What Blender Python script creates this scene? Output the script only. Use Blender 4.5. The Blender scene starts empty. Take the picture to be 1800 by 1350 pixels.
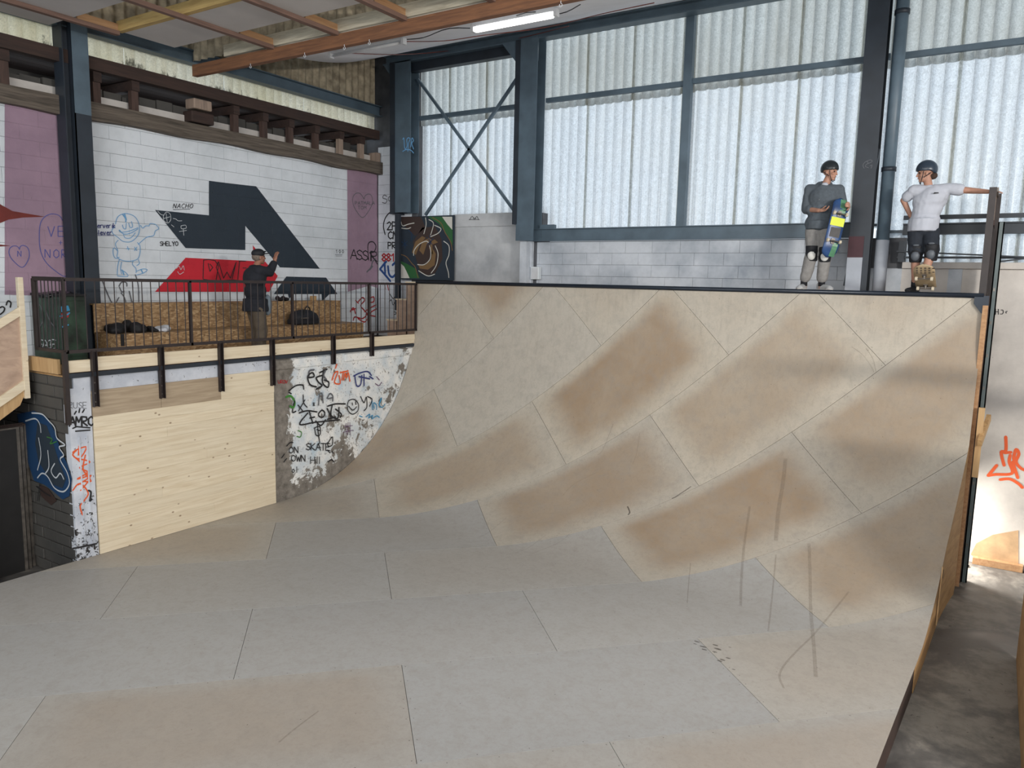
import bpy, bmesh, math, random
import numpy as np
from mathutils import Vector, Matrix
random.seed(7)
rnd = random.Random(11)

# ------------------------------------------------------------------ camera
F_PX, CX, CY = 1334.0, 900.0, 675.0
R = np.array([[0.8429258, 0.09022124, -0.53041137],
              [0.53758871, -0.10132032, 0.83709771],
              [0.02178254, -0.99075442, -0.13390744]])
CAM = np.array([0.0, 0.0, 3.55])
scene = bpy.context.scene
COL = scene.collection
cd = bpy.data.cameras.new('camera')
cd.sensor_width = 36.0
cd.lens = F_PX / 1800 * 36
cd.clip_start, cd.clip_end = 0.05, 200
cam = bpy.data.objects.new('camera', cd)
COL.objects.link(cam)
cam.matrix_world = Matrix(((R[0, 0], -R[0, 1], -R[0, 2], CAM[0]), (R[1, 0], -R[1, 1], -R[1, 2], CAM[1]),
                           (R[2, 0], -R[2, 1], -R[2, 2], CAM[2]), (0, 0, 0, 1)))
scene.camera = cam

# ------------------------------------------------------------------ world, lights, exposure
w = bpy.data.worlds.new('overcast_sky'); scene.world = w; w.use_nodes = True
bg = w.node_tree.nodes['Background']
bg.inputs[0].default_value = (0.80, 0.91, 1.0, 1); bg.inputs[1].default_value = 1.32

def area(name, loc, direction, sx, sy, power, color):
    l = bpy.data.lights.new(name, 'AREA'); l.shape = 'RECTANGLE'; l.size = sx; l.size_y = sy
    l.energy = power; l.color = color
    o = bpy.data.objects.new(name, l); COL.objects.link(o); o.location = loc
    o.rotation_euler = Vector(direction).to_track_quat('-Z', 'Y').to_euler()
    return o
# the hall behind the photographer is open to daylight: a high glazed band and side glazing
area('daylight_rear_glazing', (-1.5, -5.8, 6.2), (-0.1, 1, -0.22), 10, 2.4, 780, (1.0, 0.95, 0.88))
area('daylight_side_glazing', (6.3, 1.5, 5.6), (-1, 0.35, -0.18), 8, 2.4, 520, (0.97, 0.97, 1.0))
area('shadow_band_lamp', (6.2, 3.4, 5.0), (-.66, .7, -.25), 1.3, .10, 540, (1.0, 0.93, 0.82))  # added lamp, kept thin so the ramp's shadow bands have clear edges
# daylight through the opening low under the platform, falling along the foot of the wall
area('daylight_low_opening', (-.75, 12.0, 0.55), (1, 0.0, -1.15), 0.45, 0.4, 85, (1.0, 0.95, 0.86))
sun = bpy.data.lights.new('sun', 'SUN'); sun.energy = 1.1; sun.angle = math.radians(12); sun.color = (1, 0.95, 0.87)
so = bpy.data.objects.new('sun', sun); COL.objects.link(so); so.location = (2, 20, 15)
so.rotation_euler = Vector((-1.0, -0.8, -0.6)).to_track_quat('-Z', 'Y').to_euler()

scene.view_settings.view_transform = 'Standard'
scene.view_settings.look = 'None'
scene.view_settings.gamma = 1
scene.view_settings.use_curve_mapping = False
scene.view_settings.exposure = 0.0
scene.cycles.max_bounces = 7
scene.cycles.diffuse_bounces = 4
scene.cycles.glossy_bounces = 2
scene.cycles.transmission_bounces = 4
scene.cycles.transparent_max_bounces = 6
scene.cycles.sample_clamp_indirect = 6
scene.cycles.caustics_reflective = False
scene.cycles.caustics_refractive = False

# ------------------------------------------------------------------ geometry helpers
def ray(x, y): return R @ np.array([x - CX, y - CY, F_PX])
def PX(x, y, X0): d = ray(x, y); return Vector(CAM + (X0 - CAM[0]) / d[0] * d)
def PY(x, y, Y0): d = ray(x, y); return Vector(CAM + (Y0 - CAM[1]) / d[1] * d)
def PZ(x, y, Z0): d = ray(x, y); return Vector(CAM + (Z0 - CAM[2]) / d[2] * d)
def depth(p): return float((R.T @ (np.array(p) - CAM))[2])

WL = {}
def wl(o): return WL.get(o.name, Vector((0, 0, 0))) if o else Vector((0, 0, 0))
def thing(name, label, cat, loc=(0, 0, 0), group=None):
    o = bpy.data.objects.new(name, None); COL.objects.link(o); o.location = loc
    o.empty_display_size = 0.2
    o['label'] = label; o['category'] = cat
    if group: o['group'] = group
    WL[o.name] = Vector(loc)
    return o
def tag(o, label=None, cat=None, group=None, kind=None):
    if label: o['label'] = label
    if cat: o['category'] = cat
    if group: o['group'] = group
    if kind: o['kind'] = kind
    return o

class MB:
    def __init__(s): s.v = []; s.f = []
    def add(s, vs, fs):
        n = len(s.v); s.v += [tuple(p) for p in vs]; s.f += [tuple(i + n for i in f) for f in fs]; return s
    def box(s, a, b):
        x0, y0, z0 = [min(a[i], b[i]) for i in range(3)]; x1, y1, z1 = [max(a[i], b[i]) for i in range(3)]
        return s.add([(x0, y0, z0), (x1, y0, z0), (x1, y1, z0), (x0, y1, z0), (x0, y0, z1), (x1, y0, z1), (x1, y1, z1), (x0, y1, z1)],
                     [(0, 3, 2, 1), (4, 5, 6, 7), (0, 1, 5, 4), (1, 2, 6, 5), (2, 3, 7, 6), (3, 0, 4, 7)])
    def bar(s, p, q, w, h, up=(0, 0, 1)):
        p = Vector(p); q = Vector(q); d = (q - p).normalized(); u = Vector(up)
        if abs(d.dot(u)) > .98: u = Vector((0, 1, 0))
        a = d.cross(u).normalized(); b = a.cross(d).normalized()
        vs = [e + a * sx * w / 2 + b * sz * h / 2 for e in (p, q) for sx, sz in ((-1, -1), (1, -1), (1, 1), (-1, 1))]
        return s.add(vs, [(0, 1, 2, 3), (7, 6, 5, 4), (0, 4, 5, 1), (1, 5, 6, 2), (2, 6, 7, 3), (3, 7, 4, 0)])
    def prism(s, poly, vec):
        n = len(poly); vec = Vector(vec); a = [Vector(p) for p in poly]; b = [p + vec for p in a]
        return s.add(a + b, [tuple(range(n))[::-1], tuple(range(n, 2 * n))] + [(i, (i + 1) % n, n + (i + 1) % n, n + i) for i in range(n)])
    def tube(s, pts, r, seg=8, cap=True):
        pts = [Vector(p) for p in pts]; rs = r if isinstance(r, (list, tuple)) else [r] * len(pts)
        n0 = len(s.v); ref = None
        for i, p in enumerate(pts):
            d = (pts[min(i + 1, len(pts) - 1)] - pts[max(i - 1, 0)]).normalized()
            if ref is None: ref = Vector((0, 0, 1)) if abs(d.z) < .9 else Vector((1, 0, 0))
            a = d.cross(ref).normalized(); b = d.cross(a).normalized(); ref = a.cross(d)
            for k in range(seg):
                t = 2 * math.pi * k / seg; s.v.append(tuple(p + (a * math.cos(t) + b * math.sin(t)) * rs[i]))
        for i in range(len(pts) - 1):
            for k in range(seg):
                s.f.append((n0 + i * seg + k, n0 + i * seg + (k + 1) % seg, n0 + (i + 1) * seg + (k + 1) % seg, n0 + (i + 1) * seg + k))
        if cap:
            s.f.append(tuple(n0 + k for k in range(seg))[::-1]); s.f.append(tuple(n0 + (len(pts) - 1) * seg + k for k in range(seg)))
        return s
    def ball(s, c, r, frame=None, seg=14, rings=9):
        c = Vector(c); r = Vector(r) if not isinstance(r, (int, float)) else Vector((r, r, r))
        fr = frame or Matrix.Identity(3); vs = []; fs = []
        for i in range(rings + 1):
            th = math.pi * i / rings
            for k in range(seg):
                ph = 2 * math.pi * k / seg
                vs.append(c + fr @ Vector((r.x * math.sin(th) * math.cos(ph), r.y * math.sin(th) * math.sin(ph), r.z * math.cos(th))))
        for i in range(rings):
            for k in range(seg):
                fs.append((i * seg + k, (i + 1) * seg + k, (i + 1) * seg + (k + 1) % seg, i * seg + (k + 1) % seg))
        return s.add(vs, fs)
    def capsule(s, p, q, r1, r2):
        p = Vector(p); q = Vector(q)
        s.tube([p, q], [r1, r2], 14); s.ball(p, r1); s.ball(q, r2); return s
    def chain(s, pts, rs):
        for i in range(len(pts) - 1): s.capsule(pts[i], pts[i + 1], rs[i], rs[i + 1])
        return s
    def build(s, name, mat, parent=None, smooth=False, bevel=0, keep=False):
        if not s.v: return None
        A = np.array(s.v); o0 = Vector((float((A[:, 0].min() + A[:, 0].max()) / 2), float((A[:, 1].min() + A[:, 1].max()) / 2), float(A[:, 2].min())))
        me = bpy.data.meshes.new(name)
        me.from_pydata([tuple(Vector(p) - o0) for p in s.v], [], s.f); me.validate(); me.update()
        if smooth: me.shade_smooth()
        if mat: me.materials.append(mat)
        return link(name, me, o0, parent, bevel)

def link(name, me, o0, parent=None, bevel=0):
    o = bpy.data.objects.new(name, me); COL.objects.link(o)
    o.location = Vector(o0) - wl(parent)
    if parent: o.parent = parent
    WL[o.name] = Vector(o0)
    if bevel:
        m = o.modifiers.new('bevel', 'BEVEL'); m.width = bevel; m.segments = 2; m.limit_method = 'ANGLE'
    return o

def remeshed(mb, name, mat, parent, voxel, smooth=6, origin=None):
    """fuse overlapping volumes into one continuous skin"""
    me = bpy.data.meshes.new('tmp'); me.from_pydata(mb.v, [], mb.f)
    bm = bmesh.new(); bm.from_mesh(me); bmesh.ops.recalc_face_normals(bm, faces=bm.faces[:]); bm.to_mesh(me); bm.free()
    t = bpy.data.objects.new('tmp', me); COL.objects.link(t)
    m = t.modifiers.new('r', 'REMESH'); m.mode = 'VOXEL'; m.voxel_size = voxel; m.use_smooth_shade = True
    m2 = t.modifiers.new('s', 'SMOOTH'); m2.factor = .5; m2.iterations = smooth
    dg = bpy.context.evaluated_depsgraph_get(); dg.update()
    out = bpy.data.meshes.new_from_object(t.evaluated_get(dg))
    bpy.data.objects.remove(t)
    n = len(out.vertices); A = np.empty(n * 3); out.vertices.foreach_get('co', A); A = A.reshape(-1, 3)
    o0 = np.array([(A[:, 0].min() + A[:, 0].max()) / 2, (A[:, 1].min() + A[:, 1].max()) / 2, A[:, 2].min()])
    out.vertices.foreach_set('co', (A - o0).ravel()); out.name = name
    out.materials.clear(); out.materials.append(mat); out.shade_smooth()
    return link(name, out, Vector(o0), parent)

# ------------------------------------------------------------------ materials
def srgb(r, g, b):
    f = lambda c: (c / 255 / 12.92) if c / 255 <= .04045 else ((c / 255 + .055) / 1.055) ** 2.4
    return (f(r), f(g), f(b), 1)
def newmat(name):
    m = bpy.data.materials.new(name); m.use_nodes = True; nt = m.node_tree
    return m, nt, nt.nodes['Principled BSDF']
def N(nt, t, **k):
    n = nt.nodes.new(t)
    for a, v in k.items():
        if isinstance(v, bpy.types.NodeSocket): nt.links.new(v, n.inputs[a])
        elif a in n.inputs.keys(): n.inputs[a].default_value = v
        else: setattr(n, a, v)
    return n
def pos(nt, scale=(1, 1, 1), rot=(0, 0, 0)):
    g = nt.nodes.new('ShaderNodeNewGeometry'); mp = nt.nodes.new('ShaderNodeMapping')
    nt.links.new(g.outputs['Position'], mp.inputs['Vector'])
    mp.inputs['Scale'].default_value = scale; mp.inputs['Rotation'].default_value = rot
    return mp.outputs[0]
def noise(nt, vec, scale, detail=4, rough=.55, dist=0):
    n = nt.nodes.new('ShaderNodeTexNoise'); nt.links.new(vec, n.inputs['Vector'])
    n.inputs['Scale'].default_value = scale; n.inputs['Detail'].default_value = detail
    n.inputs['Roughness'].default_value = rough; n.inputs['Distortion'].default_value = dist
    return n.outputs['Fac']
def ramp(nt, fac, stops, interp='LINEAR'):
    r = nt.nodes.new('ShaderNodeValToRGB'); nt.links.new(fac, r.inputs[0]); r.color_ramp.interpolation = interp
    e = r.color_ramp.elements
    while len(e) < len(stops): e.new(.5)
    for i, (p, c) in enumerate(stops):
        e[i].position = p; e[i].color = c if len(c) == 4 else (*c, 1)
    return r.outputs[0]
def g(v): return (v, v, v, 1)
def mix(nt, fac, a, b, mode='MIX'):
    m = nt.nodes.new('ShaderNodeMix'); m.data_type = 'RGBA'; m.blend_type = mode
    for sock, v in ((m.inputs[0], fac), (m.inputs[6], a), (m.inputs[7], b)):
        if isinstance(v, bpy.types.NodeSocket): nt.links.new(v, sock)
        else: sock.default_value = v
    return m.outputs[2]
def math_(nt, op, a, b=0.0, clamp=False):
    m = nt.nodes.new('ShaderNodeMath'); m.operation = op; m.use_clamp = clamp
    for i, v in enumerate((a, b)):
        if isinstance(v, bpy.types.NodeSocket): nt.links.new(v, m.inputs[i])
        else: m.inputs[i].default_value = v
    return m.outputs[0]
def bump(nt, bs, fac, strength=.3, dist=.01):
    b = nt.nodes.new('ShaderNodeBump'); nt.links.new(fac, b.inputs['Height'])
    b.inputs['Strength'].default_value = strength; b.inputs['Distance'].default_value = dist
    nt.links.new(b.outputs[0], bs.inputs['Normal'])

def flat(name, c, rough=.6, var=.12, scale=6, metal=0, bmp=.15, spec=.5):
    m, nt, bs = newmat(name); p = pos(nt); n1 = noise(nt, p, scale, 5)
    dark = tuple(v * (1 - var * 2) for v in c[:3]) + (1,); lite = tuple(min(1, v * (1 + var)) for v in c[:3]) + (1,)
    nt.links.new(ramp(nt, n1, [(.3, dark), (.7, lite)]), bs.inputs['Base Color'])
    bs.inputs['Roughness'].default_value = rough; bs.inputs['Metallic'].default_value = metal
    bs.inputs['Specular IOR Level'].default_value = spec
    if bmp: bump(nt, bs, noise(nt, p, scale * 8, 3), bmp, .004)
    return m
def wood(name, c1, c2, scale=(1, 1, 12), rough=.6, knots=True, kc=(.12, .07, .035, 1), kscale=3.0):
    m, nt, bs = newmat(name); p = pos(nt, scale)
    n1 = noise(nt, p, 2.2, 6, .6, .6); base = ramp(nt, n1, [(.3, c2), (.62, c1)])
    n2 = noise(nt, pos(nt), 1.3, 3); base = mix(nt, math_(nt, 'MULTIPLY', n2, .35), base, c2)
    oi = nt.nodes.new('ShaderNodeObjectInfo')
    base = mix(nt, math_(nt, 'MULTIPLY', oi.outputs['Random'], .3), base, tuple(v * .78 for v in c1[:3]) + (1,))
    if knots:
        v = nt.nodes.new('ShaderNodeTexVoronoi'); nt.links.new(pos(nt, (1, 1, 1.6)), v.inputs['Vector']); v.inputs['Scale'].default_value = kscale
        k = ramp(nt, v.outputs['Distance'], [(.05, g(1)), (.11, g(0))]); base = mix(nt, math_(nt, 'MULTIPLY', k, .75), base, kc)
    nt.links.new(base, bs.inputs['Base Color']); bs.inputs['Roughness'].default_value = rough
    bump(nt, bs, n1, .15, .003)
    return m

def block_paint(name, base, dirt, amount=.55, stain=None):
    """painted breeze block, uneven coats and grime"""
    m, nt, bs = newmat(name); p = pos(nt)
    n1 = noise(nt, p, .9, 6, .62); n2 = noise(nt, p, 7, 5, .7); n3 = noise(nt, pos(nt, (1, 1, .35)), 24, 4, .7)
    c = mix(nt, ramp(nt, n1, [(.42, g(0)), (.7, g(amount))]), base, dirt)
    c = mix(nt, ramp(nt, n2, [(.5, g(0)), (.75, g(.35))]), c, tuple(v * .75 for v in base[:3]) + (1,))
    c = mix(nt, ramp(nt, n3, [(.70, g(0)), (.76, g(.6))]), c, (.08, .08, .085, 1))
    nt.links.new(c, bs.inputs['Base Color']); bs.inputs['Roughness'].default_value = .75
    bump(nt, bs, noise(nt, p, 45, 3), .3, .004)
    return m

M = {}
M['white_block'] = block_paint('white_block', srgb(218, 224, 231), srgb(172, 180, 186), .6)
M['back_block'] = block_paint('back_block', srgb(198, 204, 212), srgb(128, 138, 150), .85)
M['joint'] = flat('joint', srgb(88, 90, 95), .9)
M['pink_paint'] = block_paint('pink_paint', srgb(158, 132, 150), srgb(120, 100, 118), .6)
M['black_paint'] = block_paint('black_paint', srgb(38, 50, 62), srgb(28, 38, 48), .4)
M['red_paint'] = block_paint('red_paint', srgb(196, 34, 50), srgb(160, 28, 42), .4)
M['maroon_paint'] = flat('maroon_paint', srgb(110, 40, 34), .7)
M['plaster_grey'] = block_paint('plaster_grey', srgb(196, 199, 202), srgb(132, 136, 142), .85)
M['plaster'] = block_paint('plaster', srgb(208, 203, 198), srgb(150, 146, 144), .7)
M['steel'] = flat('steel', srgb(84, 101, 114), .45, .12, 3, 0, .05)  # blue grey lightened to carry the haze in front of the windows
M['steel_dark'] = flat('steel_dark', srgb(38, 46, 56), .5, .15, 3, 0, .05)
M['steel_white'] = block_paint('steel_white', srgb(170, 176, 186), srgb(130, 134, 142), .5)
M['rail'] = flat('rail', srgb(44, 36, 36), .5, .15, 9, 0, .05)
M['coping'] = flat('coping', srgb(34, 42, 54), .35, .1, 5, .3, .03)
M['white'] = flat('white', srgb(205, 208, 212), .5, .05)
M['soffit'] = flat('soffit', srgb(232, 232, 236), .8, .05, 1.2)
M['ceiling_board'] = flat('ceiling_board', srgb(196, 192, 190), .85, .05, 1.5)
M['old_sheet'] = flat('old_sheet', srgb(178, 166, 144), .9, .25, 7)
M['roof'] = flat('roof', srgb(90, 85, 78), .9, .2, 4)
M['timber_dark'] = wood('timber_dark', srgb(66, 48, 42), srgb(38, 30, 28), (12, 1, 12), .8, False)
M['timber_post'] = wood('timber_post', srgb(84, 64, 57), srgb(54, 42, 38), (12, 12, 1), .8, False)
M['timber_old'] = wood('timber_old', srgb(112, 102, 92), srgb(58, 52, 46), (9, .7, 14), .85, False)
M['timber_pale_end'] = wood('timber_pale_end', srgb(165, 145, 130), srgb(120, 105, 95), (8, 8, 1), .8, False)
M['purlin_orange'] = wood('purlin_orange', srgb(142, 98, 68), srgb(96, 66, 50), (1, 9, 14), .7, False)
M['purlin_yellow'] = wood('purlin_yellow', srgb(205, 178, 118), srgb(160, 128, 76), (1, 9, 14), .7, False)
M['purlin_pale'] = wood('purlin_pale', srgb(222, 214, 194), srgb(168, 158, 138), (1, 9, 14), .8, False)
M['batten_brown'] = wood('batten_brown', srgb(128, 100, 88), srgb(96, 76, 68), (9, 1, 14), .8, False)
M['timber_orange'] = wood('timber_orange', srgb(188, 150, 112), srgb(154, 112, 78), (9, 1, 14), .7, False)
M['pine'] = wood('pine', srgb(234, 222, 198), srgb(210, 192, 162), (14, .7, 14), .55, True, srgb(120, 88, 58), 4.6)
M['pine_grey'] = wood('pine_grey', srgb(184, 166, 142), srgb(150, 132, 110), (14, .7, 14), .6, True, srgb(96, 76, 60), 3.0)
M['pine_right'] = wood('pine_right', srgb(206, 172, 126), srgb(168, 132, 88), (12, 12, .8), .6, True, srgb(90, 58, 34), 2.0)
M['ply'] = wood('ply', srgb(190, 152, 104), srgb(150, 114, 72), (6, 1, 6), .7, True, srgb(86, 60, 40), 1.6)
M['ply_pink'] = wood('ply_pink', srgb(196, 170, 150), srgb(160, 136, 120), (2, 2, 5), .7, False)
M['black'] = flat('black', srgb(22, 22, 26), .7, .2, 8)
M['black_plastic'] = flat('black_plastic', srgb(20, 21, 25), .25, .2, 8)
M['navy_bag'] = flat('navy_bag', srgb(30, 32, 40), .7, .2, 12)
M['white_cloth'] = flat('white_cloth', srgb(205, 208, 215), .85, .08, 9)
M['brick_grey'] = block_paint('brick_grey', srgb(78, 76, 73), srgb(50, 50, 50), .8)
M['dark_panel'] = flat('dark_panel', srgb(20, 19, 20), .6, .25, 6)
M['metal_edge'] = flat('metal_edge', srgb(112, 106, 100), .4, .25, 10, .5)
M['cab_green'] = flat('cab_green', srgb(40, 62, 48), .5, .5, 4)
M['rubber'] = flat('rubber', srgb(18, 18, 20), .6)
M['box_white'] = flat('box_white', srgb(215, 222, 226), .4, .03)
M['cable'] = flat('cable', srgb(120, 62, 52), .5)
M['cable_black'] = flat('cable_black', srgb(22, 24, 28), .5)

def paint_line(name, c, alpha=1.0, rough=.6):
    m, nt, bs = newmat(name); bs.inputs['Base Color'].default_value = c; bs.inputs['Roughness'].default_value = rough
    if alpha < 1:
        n = noise(nt, pos(nt), 30, 3); nt.links.new(math_(nt, 'MULTIPLY', ramp(nt, n, [(.3, g(alpha * .5)), (.7, g(alpha))]), 1.0), bs.inputs['Alpha'])
    return m
for k, c in dict(ink=(30, 30, 34), red=(170, 34, 40), blue=(38, 78, 140), lightblue=(104, 160, 206), navy=(48, 56, 116),
                 orange=(222, 92, 44), chalk=(196, 202, 208), green=(62, 128, 52), teal=(58, 142, 186), purple=(92, 52, 96), gold=(118, 92, 60),
                 grey=(96, 98, 104), brownp=(58, 44, 40), greenp=(44, 96, 54), creamp=(206, 205, 198), bluep=(24, 60, 98), violet=(80, 84, 150)).items():
    M['ink_' + k] = paint_line('spray_' + k, srgb(*c))
M['scuff'] = paint_line('scuff', srgb(126, 112, 98), .22)
M['scuff_dark'] = paint_line('scuff_dark', srgb(70, 62, 58), .6)

# OSB
def osb():
    m, nt, bs = newmat('osb'); base = None
    p = pos(nt, (46, 20, 52), (.5, .3, .2)); v = nt.nodes.new('ShaderNodeTexVoronoi'); nt.links.new(p, v.inputs['Vector']); v.inputs['Scale'].default_value = 1.0
    sep = nt.nodes.new('ShaderNodeSeparateColor'); nt.links.new(v.outputs['Color'], sep.inputs[0])
    c = ramp(nt, sep.outputs[0], [(.0, srgb(126, 98, 68)), (.35, srgb(150, 119, 84)), (.75, srgb(168, 137, 100)), (1, srgb(192, 164, 126))])
    nt.links.new(c, bs.inputs['Base Color']); bs.inputs['Roughness'].default_value = .6; bump(nt, bs, sep.outputs[0], .2, .004)
    return m
M['osb'] = osb()

# concrete floor
def concrete():
    m, nt, bs = newmat('concrete_floor'); p = pos(nt)
    n1 = noise(nt, p, .9, 7, .65, .4); n2 = noise(nt, p, 5, 6, .7)
    c = ramp(nt, n1, [(.40, srgb(70, 69, 69)), (.49, srgb(98, 96, 94)), (.58, srgb(142, 138, 132))])
    c = mix(nt, ramp(nt, n2, [(.45, g(0)), (.7, g(.5))]), c, srgb(78, 76, 76))
    n3 = noise(nt, p, 14, 3, .6); c = mix(nt, ramp(nt, n3, [(.68, g(0)), (.72, g(.7))]), c, srgb(50, 46, 44))
    nt.links.new(c, bs.inputs['Base Color'])
    nt.links.new(ramp(nt, n1, [(.4, g(.35)), (.6, g(.8))]), bs.inputs['Roughness']); bump(nt, bs, n2, .25, .01)
    return m
M['concrete'] = concrete()

# flaking painted concrete of the deck wall
def flaking(name, wet=.5):
    m, nt, bs = newmat(name); p = pos(nt)
    big = noise(nt, p, .75, 4, .55, .3); fine = noise(nt, p, 5.5, 8, .72, .5)
    geo = nt.nodes.new('ShaderNodeNewGeometry'); sx = nt.nodes.new('ShaderNodeSeparateXYZ'); nt.links.new(geo.outputs['Position'], sx.inputs[0])
    # paint has come off along the left end, the top lip and the foot of the wall
    lft = ramp(nt, math_(nt, 'SUBTRACT', sx.outputs['Y'], 7.8), [(.05, g(.34)), (.5, g(0))])
    bot = ramp(nt, sx.outputs['Z'], [(.10, g(.13)), (.55, g(0))])
    s = math_(nt, 'ADD', math_(nt, 'MULTIPLY', big, .55), math_(nt, 'MULTIPLY', fine, .6))
    s = math_(nt, 'SUBTRACT', math_(nt, 'SUBTRACT', s, lft), bot)
    mask = ramp(nt, s, [(.52, g(0)), (.538, g(1))])
    bare = ramp(nt, noise(nt, p, 9, 6, .7), [(.3, srgb(92, 86, 80)), (.7, srgb(148, 142, 134))])
    paint = ramp(nt, noise(nt, p, 3, 5, .6), [(.35, srgb(196, 206, 214)), (.6, srgb(232, 232, 230))])
    tint = ramp(nt, noise(nt, p, 2.1, 4, .5), [(.62, g(0)), (.68, g(.5))]); paint = mix(nt, tint, paint, srgb(150, 186, 210))
    dots = ramp(nt, noise(nt, p, 26, 3, .7), [(.60, g(0)), (.66, g(.8))]); paint = mix(nt, dots, paint, srgb(96, 92, 92))
    nt.links.new(mix(nt, mask, bare, paint), bs.inputs['Base Color']); bs.inputs['Roughness'].default_value = .8
    bump(nt, bs, mask, .5, .006)
    return m
M['flaking'] = flaking('flaking_wall')

def chipped():
    m, nt, bs = newmat('chipped_white'); p = pos(nt)
    fine = noise(nt, p, 16, 6, .75, .3); geo = nt.nodes.new('ShaderNodeNewGeometry'); sx = nt.nodes.new('ShaderNodeSeparateXYZ'); nt.links.new(geo.outputs['Position'], sx.inputs[0])
    low = ramp(nt, sx.outputs['Z'], [(.0, g(.14)), (1.0, g(0))])
    mask = ramp(nt, math_(nt, 'ADD', fine, low), [(.63, g(0)), (.65, g(1))])
    nt.links.new(mix(nt, mask, ramp(nt, noise(nt, p, 4, 4), [(.3, srgb(176, 182, 194)), (.7, srgb(212, 216, 224))]), srgb(44, 42, 42)), bs.inputs['Base Color'])
    bs.inputs['Roughness'].default_value = .7; bump(nt, bs, mask, .4, .006); return m
M['chipped'] = chipped()

# translucent corrugated polyester
def sheet_mat(name, c, dirt, dirt_amt, clear=0.0, grime=None):
    m, nt, bs = newmat(name); nt.nodes.remove(bs); out = nt.nodes['Material Output']
    p = pos(nt); fib = noise(nt, p, 24, 4, .75, 1.6); big = noise(nt, pos(nt, (1, 1, .6)), 1.1, 4, .6); sp = noise(nt, p, 11, 4, .7)
    col = mix(nt, ramp(nt, fib, [(.38, g(.0)), (.62, g(.75))]), c, tuple(v * .60 for v in c[:3]) + (1,))
    col = mix(nt, ramp(nt, big, [(.4, g(0)), (.75, g(dirt_amt))]), col, dirt)
    col = mix(nt, ramp(nt, sp, [(.70, g(0)), (.76, g(.6))]), col, srgb(110, 104, 90))
    if grime:      # algae creeping up from the lower edge
        geo = nt.nodes.new('ShaderNodeNewGeometry'); sz = nt.nodes.new('ShaderNodeSeparateXYZ'); nt.links.new(geo.outputs['Position'], sz.inputs[0])
        h = math_(nt, 'DIVIDE', math_(nt, 'SUBTRACT', sz.outputs['Z'], grime), .34)
        n_ = noise(nt, pos(nt, (1, 1, .5)), 2.6, 6, .75, .4)
        col = mix(nt, ramp(nt, math_(nt, 'SUBTRACT', n_, math_(nt, 'MULTIPLY', h, .30)), [(.42, g(0)), (.50, g(.9))]), col, srgb(70, 68, 54))
    t = nt.nodes.new('ShaderNodeBsdfTranslucent'); nt.links.new(col, t.inputs[0])
    d = nt.nodes.new('ShaderNodeBsdfDiffuse'); nt.links.new(col, d.inputs[0])
    s = nt.nodes.new('ShaderNodeMixShader'); s.inputs[0].default_value = .82
    nt.links.new(d.outputs[0], s.inputs[1]); nt.links.new(t.outputs[0], s.inputs[2])
    gl = nt.nodes.new('ShaderNodeBsdfGlossy'); gl.inputs['Roughness'].default_value = .35
    s2 = nt.nodes.new('ShaderNodeMixShader'); s2.inputs[0].default_value = .04
    nt.links.new(s.outputs[0], s2.inputs[1]); nt.links.new(gl.outputs[0], s2.inputs[2]); nt.links.new(s2.outputs[0], out.inputs[0])
    if clear:
        tr = nt.nodes.new('ShaderNodeBsdfTransparent'); nt.links.new(col, tr.inputs[0]); s3 = nt.nodes.new('ShaderNodeMixShader'); s3.inputs[0].default_value = clear
        nt.links.new(s2.outputs[0], s3.inputs[1]); nt.links.new(tr.outputs[0], s3.inputs[2]); nt.links.new(s3.outputs[0], out.inputs[0])
    return m
M['sheet_low'] = sheet_mat('sheet_low', srgb(218, 223, 228), srgb(214, 212, 206), .4)
M['sheet_up'] = sheet_mat('sheet_up', srgb(198, 201, 199), srgb(160, 157, 148), .6)
M['sheet_lap'] = sheet_mat('sheet_lap', srgb(246, 246, 240), srgb(220, 214, 200), .8, .72)
M['sheet_strip'] = sheet_mat('sheet_strip', srgb(255, 246, 222), srgb(206, 192, 140), .5, .12, 6.56)

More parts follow.
